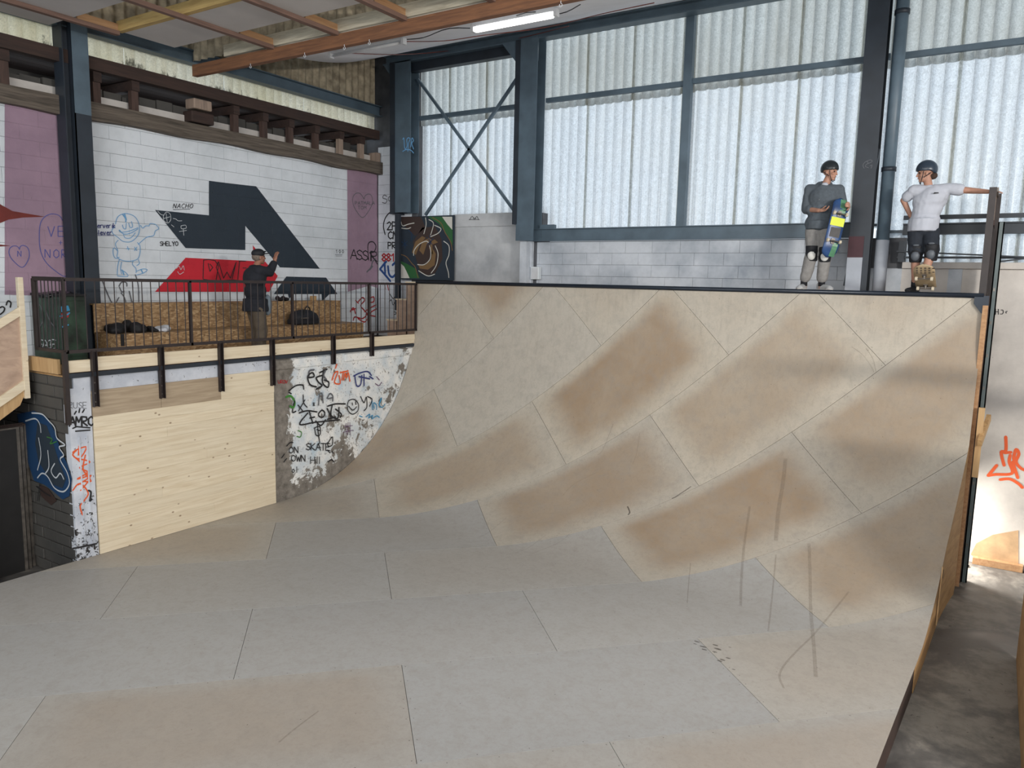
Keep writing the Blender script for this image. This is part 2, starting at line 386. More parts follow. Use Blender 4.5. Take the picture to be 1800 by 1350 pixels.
# ramp sheets: pale resin sheets browned by wear away from their edges
def ramp_mat():
    m, nt, bs = newmat('ramp_sheet'); p = pos(nt)
    uv = nt.nodes.new('ShaderNodeUVMap'); sx = nt.nodes.new('ShaderNodeSeparateXYZ'); nt.links.new(uv.outputs[0], sx.inputs[0])
    oi = nt.nodes.new('ShaderNodeObjectInfo'); oc = nt.nodes.new('ShaderNodeSeparateColor'); nt.links.new(oi.outputs['Color'], oc.inputs[0])
    wob = math_(nt, 'MULTIPLY', math_(nt, 'SUBTRACT', noise(nt, p, 1.7, 5, .6), .5), .55)
    def edge(d, w): return ramp(nt, math_(nt, 'ADD', math_(nt, 'DIVIDE', d, w), wob), [(0.0, g(.12)), (1.0, g(1))], 'EASE')
    e1 = edge(sx.outputs[0], .55); e2 = edge(math_(nt, 'SUBTRACT', 2.98, sx.outputs[0]), .55)
    e3 = edge(sx.outputs[1], .50); e4 = edge(math_(nt, 'SUBTRACT', 1.488, sx.outputs[1]), .26)
    inner = math_(nt, 'MULTIPLY', math_(nt, 'MULTIPLY', e1, e2), math_(nt, 'MULTIPLY', e3, e4))
    worn = math_(nt, 'MULTIPLY', inner, oc.outputs[0])
    n1 = noise(nt, p, 1.4, 6, .6, .3)
    worn = math_(nt, 'MULTIPLY', worn, ramp(nt, n1, [(.3, g(.72)), (.62, g(1.0))]), True)
    pale = mix(nt, oc.outputs[1], srgb(163, 164, 165), srgb(190, 182, 168))
    brown = srgb(156, 135, 112)
    c = mix(nt, worn, pale, brown)
    st = noise(nt, pos(nt, (6, 6, 1.2), (0, 0, .7)), 3, 5, .65, .2)
    c = mix(nt, ramp(nt, st, [(.5, g(0)), (.8, g(.28))]), c, srgb(128, 116, 104))
    sm = noise(nt, p, 6, 6, .65, .6); c = mix(nt, ramp(nt, sm, [(.45, g(0)), (.75, g(.42))]), c, srgb(146, 142, 136))
    fs = noise(nt, pos(nt, (1, 1, 1)), 22, 6, .8, 1.5); c = mix(nt, ramp(nt, fs, [(.50, g(0)), (.72, g(.30))]), c, srgb(132, 122, 110))
    c = mix(nt, math_(nt, 'MULTIPLY', oc.outputs[2], .3), c, (.2, .17, .15, 1))
    nt.links.new(c, bs.inputs['Base Color']); bs.inputs['Roughness'].default_value = .5; bs.inputs['Specular IOR Level'].default_value = .3
    bump(nt, bs, noise(nt, p, 60, 2), .04, .002)
    return m
M['ramp'] = ramp_mat()
# ------------------------------------------------------------------ strokes and lettering
def smooth_pts(pts, n=5):
    if len(pts) < 3: return list(pts)
    out = []
    for i in range(len(pts) - 1):
        p0 = pts[max(i - 1, 0)]; p1 = pts[i]; p2 = pts[i + 1]; p3 = pts[min(i + 2, len(pts) - 1)]
        for k in range(n):
            t = k / n
            out.append(tuple(.5 * ((2 * p1[j]) + (-p0[j] + p2[j]) * t + (2 * p0[j] - 5 * p1[j] + 4 * p2[j] - p3[j]) * t * t
                                   + (-p0[j] + 3 * p1[j] - 3 * p2[j] + p3[j]) * t ** 3) for j in range(2)))
    out.append(tuple(pts[-1])); return out
def ribbon(mb, pts3, width, nrm):
    nrm = Vector(nrm).normalized(); k = 0
    for i in range(len(pts3) - 1):
        a, b = pts3[i], pts3[i + 1]; d = b - a
        if d.length < 1e-5: continue
        s = nrm.cross(d.normalized()) * width / 2
        k = len(mb.f) % 40; o_ = nrm * (k * 4e-5); mb.add([a - s + o_, b - s + o_, b + s + o_, a + s + o_], [(0, 1, 2, 3)])
    if width > .012:
        e1 = nrm.orthogonal().normalized(); e2 = nrm.cross(e1)
        for a in pts3: mb.add([a + nrm * ((len(mb.f) % 40) * 4e-5) + (e1 * math.cos(t) + e2 * math.sin(t)) * width / 2 for t in [j * math.pi / 3 for j in range(6)]], [tuple(range(6))])
class Plane:
    """a wall face: maps picture positions onto the wall, a hair proud of it"""
    def __init__(s, axis, val, sign): s.axis, s.val, s.sign = axis, val, sign
    def at(s, x, y, off=.0035):
        v = s.val + s.sign * off
        return PX(x, y, v) if s.axis == 'X' else PY(x, y, v)
    def n(s): return (s.sign, 0, 0) if s.axis == 'X' else (0, s.sign, 0)
def strokes(pl, lines, wpx, mat, parent, name='graffiti_tag', curve=True, off=None, label=None):
    if name in ('chalk_line', 'painted_edge') and len(lines) > 1:
        for L in lines: strokes(pl, [L], wpx, mat, parent, name, curve, off)
        return
    mb = MB(); off = (.0085 if pl.axis == 'X' and pl.val == XM else .004) if off is None else off
    for L in lines:
        q = smooth_pts(L) if curve else L
        P = [pl.at(x, y, off) for x, y in q]
        ribbon(mb, P, wpx * depth(P[0]) / F_PX, pl.n())
    o = mb.build(name, mat, parent)
    if label: o['label'] = label
    return o
def blob(pl, poly, mat, parent, name='painted_patch', off=.003, thick=.0012):
    P = [pl.at(x, y, off) for x, y in poly]; mb = MB()
    mb.prism(P, Vector(pl.n()) * thick); o = mb.build(name, mat, parent)
    bm = bmesh.new(); bm.from_mesh(o.data); bmesh.ops.triangulate(bm, faces=[f for f in bm.faces if len(f.verts) > 4]); bm.to_mesh(o.data); bm.free()
    return o
FONT = {
 'A': [[(0, 0), (.35, 1), (.7, 0)], [(.12, .38), (.6, .38)]], 'B': [[(0, 0), (0, 1), (.5, .95), (.5, .6), (0, .52), (.6, .42), (.6, .06), (0, 0)]],
 'C': [[(.65, .85), (.35, 1), (.05, .7), (.05, .3), (.35, 0), (.65, .15)]], 'D': [[(0, 0), (0, 1), (.45, .9), (.65, .5), (.45, .1), (0, 0)]],
 'E': [[(.6, 1), (0, 1), (0, 0), (.6, 0)], [(0, .5), (.5, .5)]], 'F': [[(.6, 1), (0, 1), (0, 0)], [(0, .5), (.45, .5)]],
 'G': [[(.65, .85), (.35, 1), (.05, .7), (.05, .3), (.35, 0), (.65, .15), (.65, .45), (.4, .45)]], 'H': [[(0, 0), (0, 1)], [(.6, 0), (.6, 1)], [(0, .5), (.6, .5)]],
 'I': [[(.3, 0), (.3, 1)]], 'J': [[(.5, 1), (.5, .2), (.3, 0), (.05, .2)]], 'K': [[(0, 0), (0, 1)], [(.6, 1), (0, .45), (.6, 0)]],
 'L': [[(0, 1), (0, 0), (.55, 0)]], 'M': [[(0, 0), (.08, 1), (.35, .4), (.62, 1), (.7, 0)]], 'N': [[(0, 0), (0, 1), (.6, 0), (.6, 1)]],
 'O': [[(.35, 1), (.05, .75), (.05, .25), (.35, 0), (.65, .25), (.65, .75), (.35, 1)]], 'P': [[(0, 0), (0, 1), (.5, .95), (.55, .65), (.4, .5), (0, .48)]],
 'R': [[(0, 0), (0, 1), (.5, .95), (.55, .68), (.4, .52), (0, .48), (.6, 0)]], 'S': [[(.6, .85), (.35, 1), (.08, .8), (.2, .55), (.5, .45), (.62, .2), (.35, 0), (.02, .15)]],
 'T': [[(0, 1), (.7, 1)], [(.35, 1), (.35, 0)]], 'U': [[(0, 1), (0, .2), (.3, 0), (.6, .2), (.6, 1)]], 'V': [[(0, 1), (.33, 0), (.66, 1)]],
 'W': [[(0, 1), (.18, 0), (.36, .7), (.54, 0), (.72, 1)]], 'X': [[(0, 0), (.6, 1)], [(0, 1), (.6, 0)]], 'Y': [[(0, 1), (.3, .5), (.6, 1)], [(.3, .5), (.3, 0)]],
 'Z': [[(0, 1), (.6, 1), (0, 0), (.65, 0)]], '+': [[(.3, .15), (.3, .75)], [(.05, .45), (.55, .45)]], '0': [[(.35, 1), (.05, .6), (.3, 0), (.6, .4), (.35, 1)]],
 '1': [[(.1, .7), (.35, 1), (.35, 0)]], '2': [[(.05, .8), (.35, 1), (.6, .75), (.05, 0), (.65, 0)]], '8': [[(.3, .52), (.05, .78), (.3, 1), (.55, .78), (.3, .52), (.02, .24), (.3, 0), (.6, .24), (.3, .52)]],
 'e': [[(.05, .35), (.5, .38), (.3, .65), (.05, .35), (.2, .02), (.55, .12)]], 'r': [[(.05, .65), (.08, 0)], [(.08, .4), (.25, .62), (.45, .6)]], 'v': [[(0, .65), (.22, 0), (.45, .65)]],
 'i': [[(.2, .65), (.2, 0)], [(.2, .85), (.21, .9)]], 'k': [[(.05, 1), (.05, 0)], [(.4, .6), (.05, .3), (.45, 0)]], 'o': [[(.25, .62), (.02, .3), (.25, 0), (.5, .3), (.25, .62)]],
 'p': [[(.05, .62), (.05, -.3)], [(.05, .55), (.4, .6), (.4, .1), (.05, .05)]], 's': [[(.42, .6), (.1, .55), (.35, .25), (.3, .03), (0, .06)]], 'b': [[(.05, 1), (.05, 0), (.45, .1), (.42, .5), (.05, .5)]],
 't': [[(.2, .95), (.2, .05), (.4, .02)], [(0, .65), (.42, .65)]], 'a': [[(.45, .6), (.1, .55), (.02, .15), (.25, 0), (.45, .5), (.48, 0)]], 'n': [[(.03, .62), (.03, 0)], [(.03, .45), (.3, .62), (.42, .4), (.44, 0)]],
 'h': [[(.05, 1), (.05, 0)], [(.05, .4), (.3, .6), (.42, 0)]], 'm': [[(0, 0), (.02, .6), (.2, .5), (.24, 0), (.26, .5), (.45, .55), (.5, 0)]], '#': [[(.15, 0), (.2, 1)], [(.45, 0), (.5, 1)], [(0, .3), (.65, .33)], [(0, .65), (.65, .7)]],
 'l': [[(.1, 1), (.1, 0)]], 'w': [[(0, .6), (.12, 0), (.25, .5), (.38, 0), (.5, .6)]], '.': [[(.2, .0), (.24, .04)]], ':': [[(.2, .1), (.24, .14)], [(.2, .5), (.24, .54)]], '*': [[(.1, .2), (.5, .8)], [(.1, .8), (.5, .2)], [(.3, .1), (.3, .9)]], ' ': []}
def text_lines(s, x, y, h, adv=.8, slope=0.0, slant=0.0, wid=1.0):
    """stroke letters; (x,y) = lower left in the picture, h = letter height, slope = dy/dx of the baseline"""
    out = []; cx = 0
    for ch in s:
        for L in FONT.get(ch, []):
            out.append([(x + (cx + px * wid + py * slant) * h, y - py * h + (cx + px * wid) * h * slope) for px, py in L])
        cx += adv * wid * (.6 if ch in 'Iil.:' else 1)
    return out
def write(pl, s, x, y, h, wpx, mat, parent, curve=False, **k):
    o = strokes(pl, text_lines(s, x, y, h, **k), wpx, mat, parent, 'graffiti_tag', curve); return o

# ------------------------------------------------------------------ clipping
def clip_half(poly, f):
    out = []
    for i in range(len(poly)):
        a, b = poly[i], poly[(i + 1) % len(poly)]; fa, fb = f(a), f(b)
        if fa >= 0: out.append(a)
        if (fa > 0 > fb) or (fa < 0 < fb):
            t = fa / (fa - fb); out.append(tuple(a[j] + t * (b[j] - a[j]) for j in range(2)))
    return out
def clip_rect(poly, x0, x1, y0, y1):
    for f in (lambda p: p[0] - x0, lambda p: x1 - p[0], lambda p: p[1] - y0, lambda p: y1 - p[1]):
        if len(poly) < 3: return []
        poly = clip_half(poly, f)
    return poly if len(poly) >= 3 else []

# ------------------------------------------------------------------ block walls
BLK = {}
def block_wall(parent, axis, val, sign, a0, a1, z0, z1, mat, bw=.5, bh=.2, gap=.0034, thick=.014, name='block', shift=0.0, jitter=.0025):
    """running-bond blocks set proud of a recessed joint; returns their rectangles"""
    rects = []; k = 0; z = z0
    while z < z1 - .02:
        zt = min(z + bh, z1); a = a0 - ((k % 2) * bw / 2 + shift) % bw
        while a < a1 - .01:
            s, e = max(a, a0), min(a + bw, a1)
            if e - s > .03:
                rects.append((s + gap / 2, e - gap / 2, z + gap / 2, zt - gap / 2))
            a += bw
        z += bh; k += 1
    for (s, e, b, t) in rects:
        j = round(rnd.uniform(-jitter, jitter), 4); W = round(e - s, 3); Hh = round(t - b, 3)
        key = (axis, W, Hh, mat.name, thick)
        if key not in BLK:
            mb = MB(); c = .004; x = W / 2
            # chamfered face block
            vs = [(-x, 0, 0), (x, 0, 0), (x, 0, Hh), (-x, 0, Hh), (-x, thick - c, 0), (x, thick - c, 0), (x, thick - c, Hh), (-x, thick - c, Hh),
                  (-x + c, thick, c), (x - c, thick, c), (x - c, thick, Hh - c), (-x + c, thick, Hh - c)]
            if axis == 'X': vs = [(v[1] * sign, v[0], v[2]) for v in vs]
            else: vs = [(v[0], v[1] * sign, v[2]) for v in vs]
            fs = [(0, 1, 5, 4), (1, 2, 6, 5), (2, 3, 7, 6), (3, 0, 4, 7), (4, 5, 9, 8), (5, 6, 10, 9), (6, 7, 11, 10), (7, 4, 8, 11), (8, 9, 10, 11)]
            me = bpy.data.meshes.new(name); me.from_pydata(vs, [], fs)
            bm = bmesh.new(); bm.from_mesh(me); bmesh.ops.recalc_face_normals(bm, faces=bm.faces[:]); bm.to_mesh(me); bm.free()
            me.materials.append(mat); BLK[key] = me
        o = bpy.data.objects.new(name, BLK[key]); COL.objects.link(o)
        m = (s + e) / 2; p = Vector((val - sign * thick + sign * j, m, b)) if axis == 'X' else Vector((m, val - sign * thick + sign * j, b))
        o.location = p - wl(parent); o.parent = parent; WL[o.name] = p
    return rects
def paint_blocks(parent, pl, rects, poly_px, mat, name='mural_paint'):
    """a painted shape carried by the block faces only, so the joints stay open"""
    ax = 1 if pl.axis == 'X' else 0
    P = [pl.at(x, y, 0) for x, y in poly_px]; poly = [(p[ax], p[2]) for p in P]
    mb = MB(); v = pl.val + pl.sign * .0045
    for (s, e, b, t) in rects:
        q = clip_rect(poly, s - .001, e + .001, b - .001, t + .001)
        if q:
            vs = [(v, y, z) for y, z in q] if pl.axis == 'X' else [(x, v, z) for x, z in q]
            area_ = 0
            for i in range(len(q)): area_ += q[i][0] * q[(i + 1) % len(q)][1] - q[(i + 1) % len(q)][0] * q[i][1]
            want = 1 if pl.axis == 'X' else -1
            if area_ * want * pl.sign < 0: vs = vs[::-1]
            mb.add(vs, [tuple(range(len(q)))])
    # the same coat lies in the bottom of the joints
    ys_ = [q[0] for q in poly]; zs_ = [q[1] for q in poly]; v = pl.val - pl.sign * .0075
    vs = [(v, y, z) for y, z in poly] if pl.axis == 'X' else [(x, v, z) for x, z in poly]
    mb.add(vs, [tuple(range(len(vs)))])
    return mb.build(name, mat, parent)

XM, YW, ZF = -11.4, 12.45, -0.3     # mural wall, window wall, concrete floor
X0 = -9.35                          # face of the deck wall along the ramp
ZD = 2.30                           # viewing deck floor

# ------------------------------------------------------------------ floor, far shell
fl = MB().box((-16, -6, ZF - .1), (7, YW + .3, ZF)).build('floor', M['concrete']); tag(fl, 'stained grey concrete floor of the hall beside the ramp', kind='structure')
rw = MB().box((6.5, -6, ZF), (6.7, 1, 9)).box((6.5, 6.5, ZF), (6.7, YW, 9)).box((6.5, 1, ZF), (6.7, 6.5, 3.2)).build('wall_right', M['plaster']); tag(rw, 'plain wall on the far right side of the hall', kind='structure')
roof = MB()
for i in range(118): # corrugated fibre cement roof, ribs running down the slope
    x0 = -12 + i * .158; roof.add([(x0, -6.2, 8.6), (x0 + .079, -6.2, 8.66), (x0 + .158, -6.2, 8.6), (x0, 12.6, 8.35), (x0 + .079, 12.6, 8.41), (x0 + .158, 12.6, 8.35)], [(0, 1, 4, 3), (1, 2, 5, 4)])
rf = MB().box((-12, -6.2, 8.7), (6.7, 12.7, 8.8)); ro = rf.build('ceiling', M['roof']); tag(ro, 'roof deck and lining over the hall', kind='structure')
roof.build('roof_sheeting', M['old_sheet'], ro)

# ------------------------------------------------------------------ mural wall (left)
wleft = MB().box((XM - .3, 0, ZF), (XM - .008, YW + .3, 5.95)).build('wall_left', M['joint']); tag(wleft, 'breeze block wall with painted mural behind the viewing deck', kind='structure')
pl_m = Plane('X', XM, 1)
R1 = block_wall(wleft, 'X', XM, 1, 4.75, YW - .02, 2.32, 5.92, M['white_block'], shift=.13)
red_poly = [(326, 453), (466, 460), (488, 485), (473, 513), (272, 513)]
for poly in ([(8, 180), (152, 205), (152, 522), (8, 518)], [(610, 285), (669, 296), (669, 508), (650, 502), (611, 513)]):
    paint_blocks(wleft, pl_m, R1, poly, M['pink_paint'])
for poly in ([(272, 369), (367, 378.5), (367, 437.5), (326, 436)], [(367, 318), (431, 325.5), (431, 439.5), (367, 437.5)],
             [(431, 325.5), (450, 327.5), (562, 472.5), (492, 470), (431, 397)], [(503, 486), (573, 488), (593, 517), (481, 517)],
             [(565, 517), (579, 517), (566, 529.5)], [(506, 517), (516, 517), (508, 525)]):
    paint_blocks(wleft, pl_m, R1, poly, M['black_paint'])
paint_blocks(wleft, pl_m, R1, red_poly, M['red_paint']); paint_blocks(wleft, pl_m, R1, [(444, 431), (455, 445), (446, 452)], M['red_paint'])
blob(pl_m, [(-25, 340), (2, 360), (22, 371), (79, 381), (40, 382.5), (15, 386), (-2, 393), (-25, 405)], M['maroon_paint'], wleft, 'painted_star', .006)
blob(pl_m, [(-25, 428), (-2, 429.5), (19, 432), (-2, 433.5), (-25, 436)], M['maroon_paint'], wleft, 'painted_star', .006)
I = M
write(pl_m, 'NACHO', 304, 366, 8, 1.1, I['ink_ink'], wleft, adv=.9, slope=.0, slant=.25)
strokes(pl_m, [[(304, 368.5), (334, 367.5)]], .9, I['ink_ink'], wleft)
write(pl_m, 'ASSIR', 616, 455, 17, 1.8, I['ink_ink'], wleft, adv=.6, slope=.10)
strokes(pl_m, [[(648, 457), (647, 430), (655, 425), (661, 433), (657, 443), (650, 444), (656, 452), (663, 464)]], 1.9, I['ink_ink'], wleft)
strokes(pl_m, [[(637, 384), (631, 377), (625, 340 + 3), (620, 352), (621, 362), (628, 373), (637, 382.5), (648, 372), (654, 360), (655, 349), (650, 342), (644, 343), (640, 350), (635, 342), (629, 339), (623, 342)]][0:1] and
        [[(640, 350), (634, 341), (627, 339.5), (621, 345), (620, 356), (626, 370), (637, 382.5), (648, 371), (654.5, 357), (653.5, 345), (648, 341), (642, 344), (640, 350)]], 1.1, I['ink_grey'], wleft)
write(pl_m, 'PATMALA', 624, 360, 6, .9, I['ink_grey'], wleft, adv=.85)
write(pl_m, 'TOM', 629, 368, 6, .9, I['ink_grey'], wleft, adv=.9)
write(pl_m, '100', 590, 445, 6, .8, I['ink_ink'], wleft, adv=.9)
strokes(pl_m, [[(589, 447.5), (602, 447.5)], [(590, 450), (601, 450)]], .7, I['ink_grey'], wleft)
write(pl_m, 'SHELYO', 281, 432, 7.5, 1.3, I['ink_ink'], wleft, adv=.72)
# hearts and names on the pink bay
strokes(pl_m, [[(34, 437.5), (30, 433), (23, 432.5), (17, 437), (16, 446), (22, 457), (38.5, 470), (49, 458), (51.5, 446), (49, 436), (42, 431.5), (36, 433), (34, 439)]], 1.3, I['ink_violet'], wleft)
write(pl_m, 'N', 31, 451, 10, 1.2, I['ink_violet'], wleft)
strokes(pl_m, [[(111, 389), (104, 379), (91, 376), (79, 381), (71, 393), (69, 415), (71, 440), (80, 460), (97, 476), (115, 486), (126, 473)], [(111, 389), (116, 381), (124, 378)]], 1.3, I['ink_violet'], wleft)
write(pl_m, 'VER', 84, 416, 18, 1.4, I['ink_violet'], wleft, adv=1.0, slope=-.02)
write(pl_m, '+', 103, 432, 12, 1.0, I['ink_violet'], wleft)
write(pl_m, 'NORA', 79, 453, 15, 1.4, I['ink_violet'], wleft, adv=.98, slope=.03)
write(pl_m, 'perverik', 166, 401, 9, 1.3, I['ink_navy'], wleft, adv=.55)
write(pl_m, 'blever', 167, 413, 9, 1.3, I['ink_navy'], wleft, adv=.62)
strokes(pl_m, [[(168, 414), (200, 414)]], .9, I['ink_navy'], wleft)
# round figure waving, drawn in pale blue: a plain cartoon outline
B_ = [[(203, 394), (206, 383), (213, 377), (224, 375.5), (237, 381), (244, 393), (245, 406), (240, 417), (229, 425), (216, 424), (207, 417), (199, 411), (197, 404), (203, 398)],
      [(210, 404), (217, 411), (229, 410), (243, 402)], [(217, 411), (220, 418), (230, 418), (238, 409)], [(209, 404), (212, 408), (226, 406.5), (243, 400)],
      [(215, 395), (217, 401), (221, 402), (222, 392)], [(226, 392), (229, 400), (233, 398), (231, 389)],
      [(208, 422), (203, 429), (207, 441), (206, 452), (216, 458), (230, 459), (242, 455), (246, 445), (246, 432), (241, 426)],
      [(247, 396), (251, 401), (256, 397), (262, 397), (264, 393), (272, 394), (276, 397), (279, 402), (273, 406), (270, 414), (258, 417), (248, 425), (243, 430)],
      [(207, 441), (200, 436), (199, 446), (203, 454), (210, 452)], [(210, 455), (207, 468), (206, 484)], [(214, 460), (212, 472), (214, 482)], [(234, 459), (233, 465), (239, 472), (239, 480)], [(243, 456), (245, 463), (240, 467)],
      [(206, 485), (224, 486), (222, 480), (213, 474)], [(237, 484), (252, 480), (259, 474), (250, 473), (240, 477)], [(224, 433), (226, 440)], [(222, 437), (228, 437)], [(236, 434), (241, 441)], [(241, 434), (236, 441)]]
strokes(pl_m, B_, 1.2, I['ink_lightblue'], wleft)
strokes(pl_m, [[(216, 377), (221, 385), (221, 390)], [(219, 376), (222, 386)], [(215, 475), (218, 483)], [(248, 474), (251, 480)]], 2.2, I['ink_lightblue'], wleft)
strokes(pl_m, [[(180, 494), (198, 534), (209, 523)], [(209, 503), (214, 496), (222, 497), (223, 503)], [(210, 505), (214, 513), (218, 512)], [(213, 515), (219, 524), (222, 536)], [(227, 512), (233, 536)], [(238, 483), (243, 502), (244, 535)]], 2.1, I['ink_grey'], wleft)
strokes(pl_m, [[(277, 371), (283, 377), (288, 378)], [(287, 380), (292, 373), (299, 376), (300, 386), (295, 392), (288, 388), (287, 380)], [(292, 375), (294, 391)], [(288, 384), (299, 381)], [(304, 384), (309, 385), (313, 388), (320, 388)], [(301, 395), (306, 399)],
                 [(318, 397), (326, 396), (327, 401), (319, 402), (318, 397)], [(322, 402), (323, 414)], [(315, 407), (328, 405)], [(310, 472), (315, 468), (318, 474), (322, 467), (324, 475)], [(312, 477), (316, 482), (323, 478)]], .9, I['ink_chalk'], wleft)
# outline lettering on the red band
strokes(pl_m, [[(357, 490), (358, 457), (367, 456), (378, 458), (384, 467), (380, 492)], [(366, 463), (369, 477), (374, 470), (369, 464)], [(384, 460), (393, 489), (399, 478), (405, 489), (415, 461)], [(384, 460), (380, 470), (388, 492)],
                 [(415, 461), (408, 490)], [(420, 459), (432, 459)], [(421, 460), (418, 491)], [(427, 471), (433, 471)], [(358, 491), (378, 494), (410, 492), (430, 494)]], 1.5, I['ink_ink'], wleft, curve=False)
strokes(pl_m, [[(0, 553), (6, 548), (8, 542), (4, 539), (0, 541)], [(11, 536), (14, 529), (19, 532), (18, 540)]], 2.4, I['ink_ink'], wleft)
# red tag low on the pink end
strokes(pl_m, [[(616, 548), (621, 541), (625, 551)], [(616, 546), (626, 542)], [(630, 530), (637, 523), (641, 528), (634, 537), (640, 545), (645, 552), (637, 560), (624, 557), (621, 563)], [(650, 524), (657, 522), (657, 530), (650, 531), (649, 524)],
                 [(641, 548), (651, 541), (661, 536)], [(646, 560), (652, 549), (662, 543)], [(629, 560), (640, 566), (645, 562)], [(630, 533), (625, 528)], [(643, 553), (660, 556)]], 2.2, I['ink_red'], wleft)
strokes(pl_m, [[(645, 478), (652, 470), (655, 460), (660, 455)], [(650, 474), (655, 468)]], 2.6, I['ink_grey'], wleft)

# ------------------------------------------------------------------ window wall (back)
wback = MB()
wback.box((XM, YW + .008, ZF), (-7.3, YW + .3, 4.83)); wback.box((-7.3, YW + .008, ZF), (-1.2, YW + .3, 4.30)); wback.box((-1.2, YW + .008, ZF), (7, YW + .3, 3.93))
wback.box((XM - .3, YW + .008, 4.83), (-10.32, YW + .3, 8.6))
wb = wback.build('wall_back', M['joint']); tag(wb, 'whitewashed low wall under the corrugated windows behind the ramp', kind='structure')
pl_w = Plane('Y', YW, -1)
R2 = block_wall(wb, 'Y', YW, -1, -7.40, -1.95, 3.26, 4.29, M['back_block'], shift=.2, bh=.206)
R3 = block_wall(wb, 'Y', YW, -1, XM + .02, -10.45, 2.32, 6.3, M['white_block'], shift=.1)
MB().box((-9.34, YW - .02, 3.3), (-7.72, YW + .008, 4.60)).build('plaster_panel', M['plaster_grey'], wb)
MB().box((-9.34, YW - .05, 4.60), (-7.60, YW + .008, 4.85)).build('ledge', M['plaster_grey'], wb, bevel=.008)
MB().box((-7.68, YW - .10, 3.3), (-7.46, YW, 4.62)).build('plaster_pier', M['back_block'], wb, bevel=.01)
# plaster right of the downpipe, with an upright joint cover and a sill
for a, b in ((-1.22, -.62), (-.47, 3.6)):
    MB().box((a, YW - .02, ZF), (b, YW + .008, 3.86)).build('plaster_panel', M['plaster'], wb)
MB().box((-.63, YW - .035, 3.2), (-.46, YW + .008, 3.86)).build('joint_cover', M['back_block'], wb)
MB().box((-1.22, YW - .09, 3.86), (3.6, YW + .1, 3.95)).build('sill', M['plaster'], wb, bevel=.008)
MB().box((-2.0, YW - .02, 3.26), (-1.22, YW + .008, 3.86)).build('plaster_panel', M['back_block'], wb)
blob(pl_w, [(1706, 975), (1716, 955), (1745, 940), (1790, 932), (1790, 992), (1745, 984)], flat('tan_repaint', srgb(186, 156, 122), .8), wb, 'repainted_patch', .024)
# writing on it
strokes(pl_w, [[(680, 345), (675, 343), (673, 348), (680, 351), (678, 357), (672, 356)], [(690, 344), (683, 347), (684, 353), (692, 351)]], 1.5, I['ink_grey'], wb)
strokes(pl_w, [[(696, 372), (685, 374), (677, 384), (674, 398), (677, 412)]], 2.2, I['ink_ink'], wb)
for s_, x_, y_, h_ in (('2P', 680, 404, 14), ('CM', 682, 420, 13), ('PRT', 682, 437, 11)): write(pl_w, s_, x_, y_, h_, 2.2, I['ink_ink'], wb, adv=.75, wid=.9)
write(pl_w, '881', 671, 459, 13, 2.4, I['ink_red'], wb, adv=.62)
strokes(pl_w, [[(668, 473), (676, 463), (679, 460)], [(668, 473), (676, 482), (686, 494)], [(676, 462), (677, 480)], [(682, 468), (684, 482), (690, 487), (697, 480)], [(690, 466), (695, 462), (697, 470)]], 4.0, I['ink_blue'], wb)
strokes(pl_w, [[(676, 498), (677, 508)], [(680, 497), (683, 510)]], 1.8, I['ink_red'], wb)
strokes(pl_w, [[(684, 515), (692, 525), (697, 512)], [(684, 531), (688, 527), (691, 536), (696, 528)], [(692, 548), (698, 550), (693, 553)]], 1.5, I['ink_ink'], wb)
strokes(pl_w, [[(826, 386), (830, 380), (834, 386), (838, 380), (841, 386)], [(824, 386), (843, 386)], [(832, 383), (837, 384)]], .9, I['ink_ink'], wb, off=.055)
strokes(pl_w, [[(1750, 543), (1750, 553)], [(1755, 543), (1755, 553)], [(1750, 548), (1755, 548)], [(1759, 545), (1763, 545), (1764, 549), (1762, 552), (1758, 552)], [(1771, 547), (1768, 548), (1769, 551)]], 1.4, I['ink_ink'], wb, curve=False, off=.024)
write(pl_w, 'SAL', 1772, 645, 15, 1.4, I['ink_blue'], wb, adv=.8, slope=-.05, slant=.2)
write(pl_w, 'TOMAR', 1746, 739, 16, 2.0, I['ink_navy'], wb, adv=.7, slope=-.18, slant=.2)
write(pl_w, 'emilse', 1748, 756, 12, 1.2, I['ink_grey'], wb, adv=.55)
strokes(pl_w, [[(1768, 768), (1768, 792), (1760, 795), (1765, 818)], [(1766, 796), (1777, 795)], [(1776, 800), (1774, 812), (1779, 832), (1750, 834), (1737, 836)], [(1737, 836), (1752, 818)], [(1786, 812), (1782, 806), (1786, 790), (1791, 798), (1786, 812), (1796, 824), (1808, 828)], [(1780, 812), (1789, 840)], [(1758, 843), (1775, 842), (1790, 850), (1797, 857)]], 5.0, I['ink_orange'], wb, off=.024)

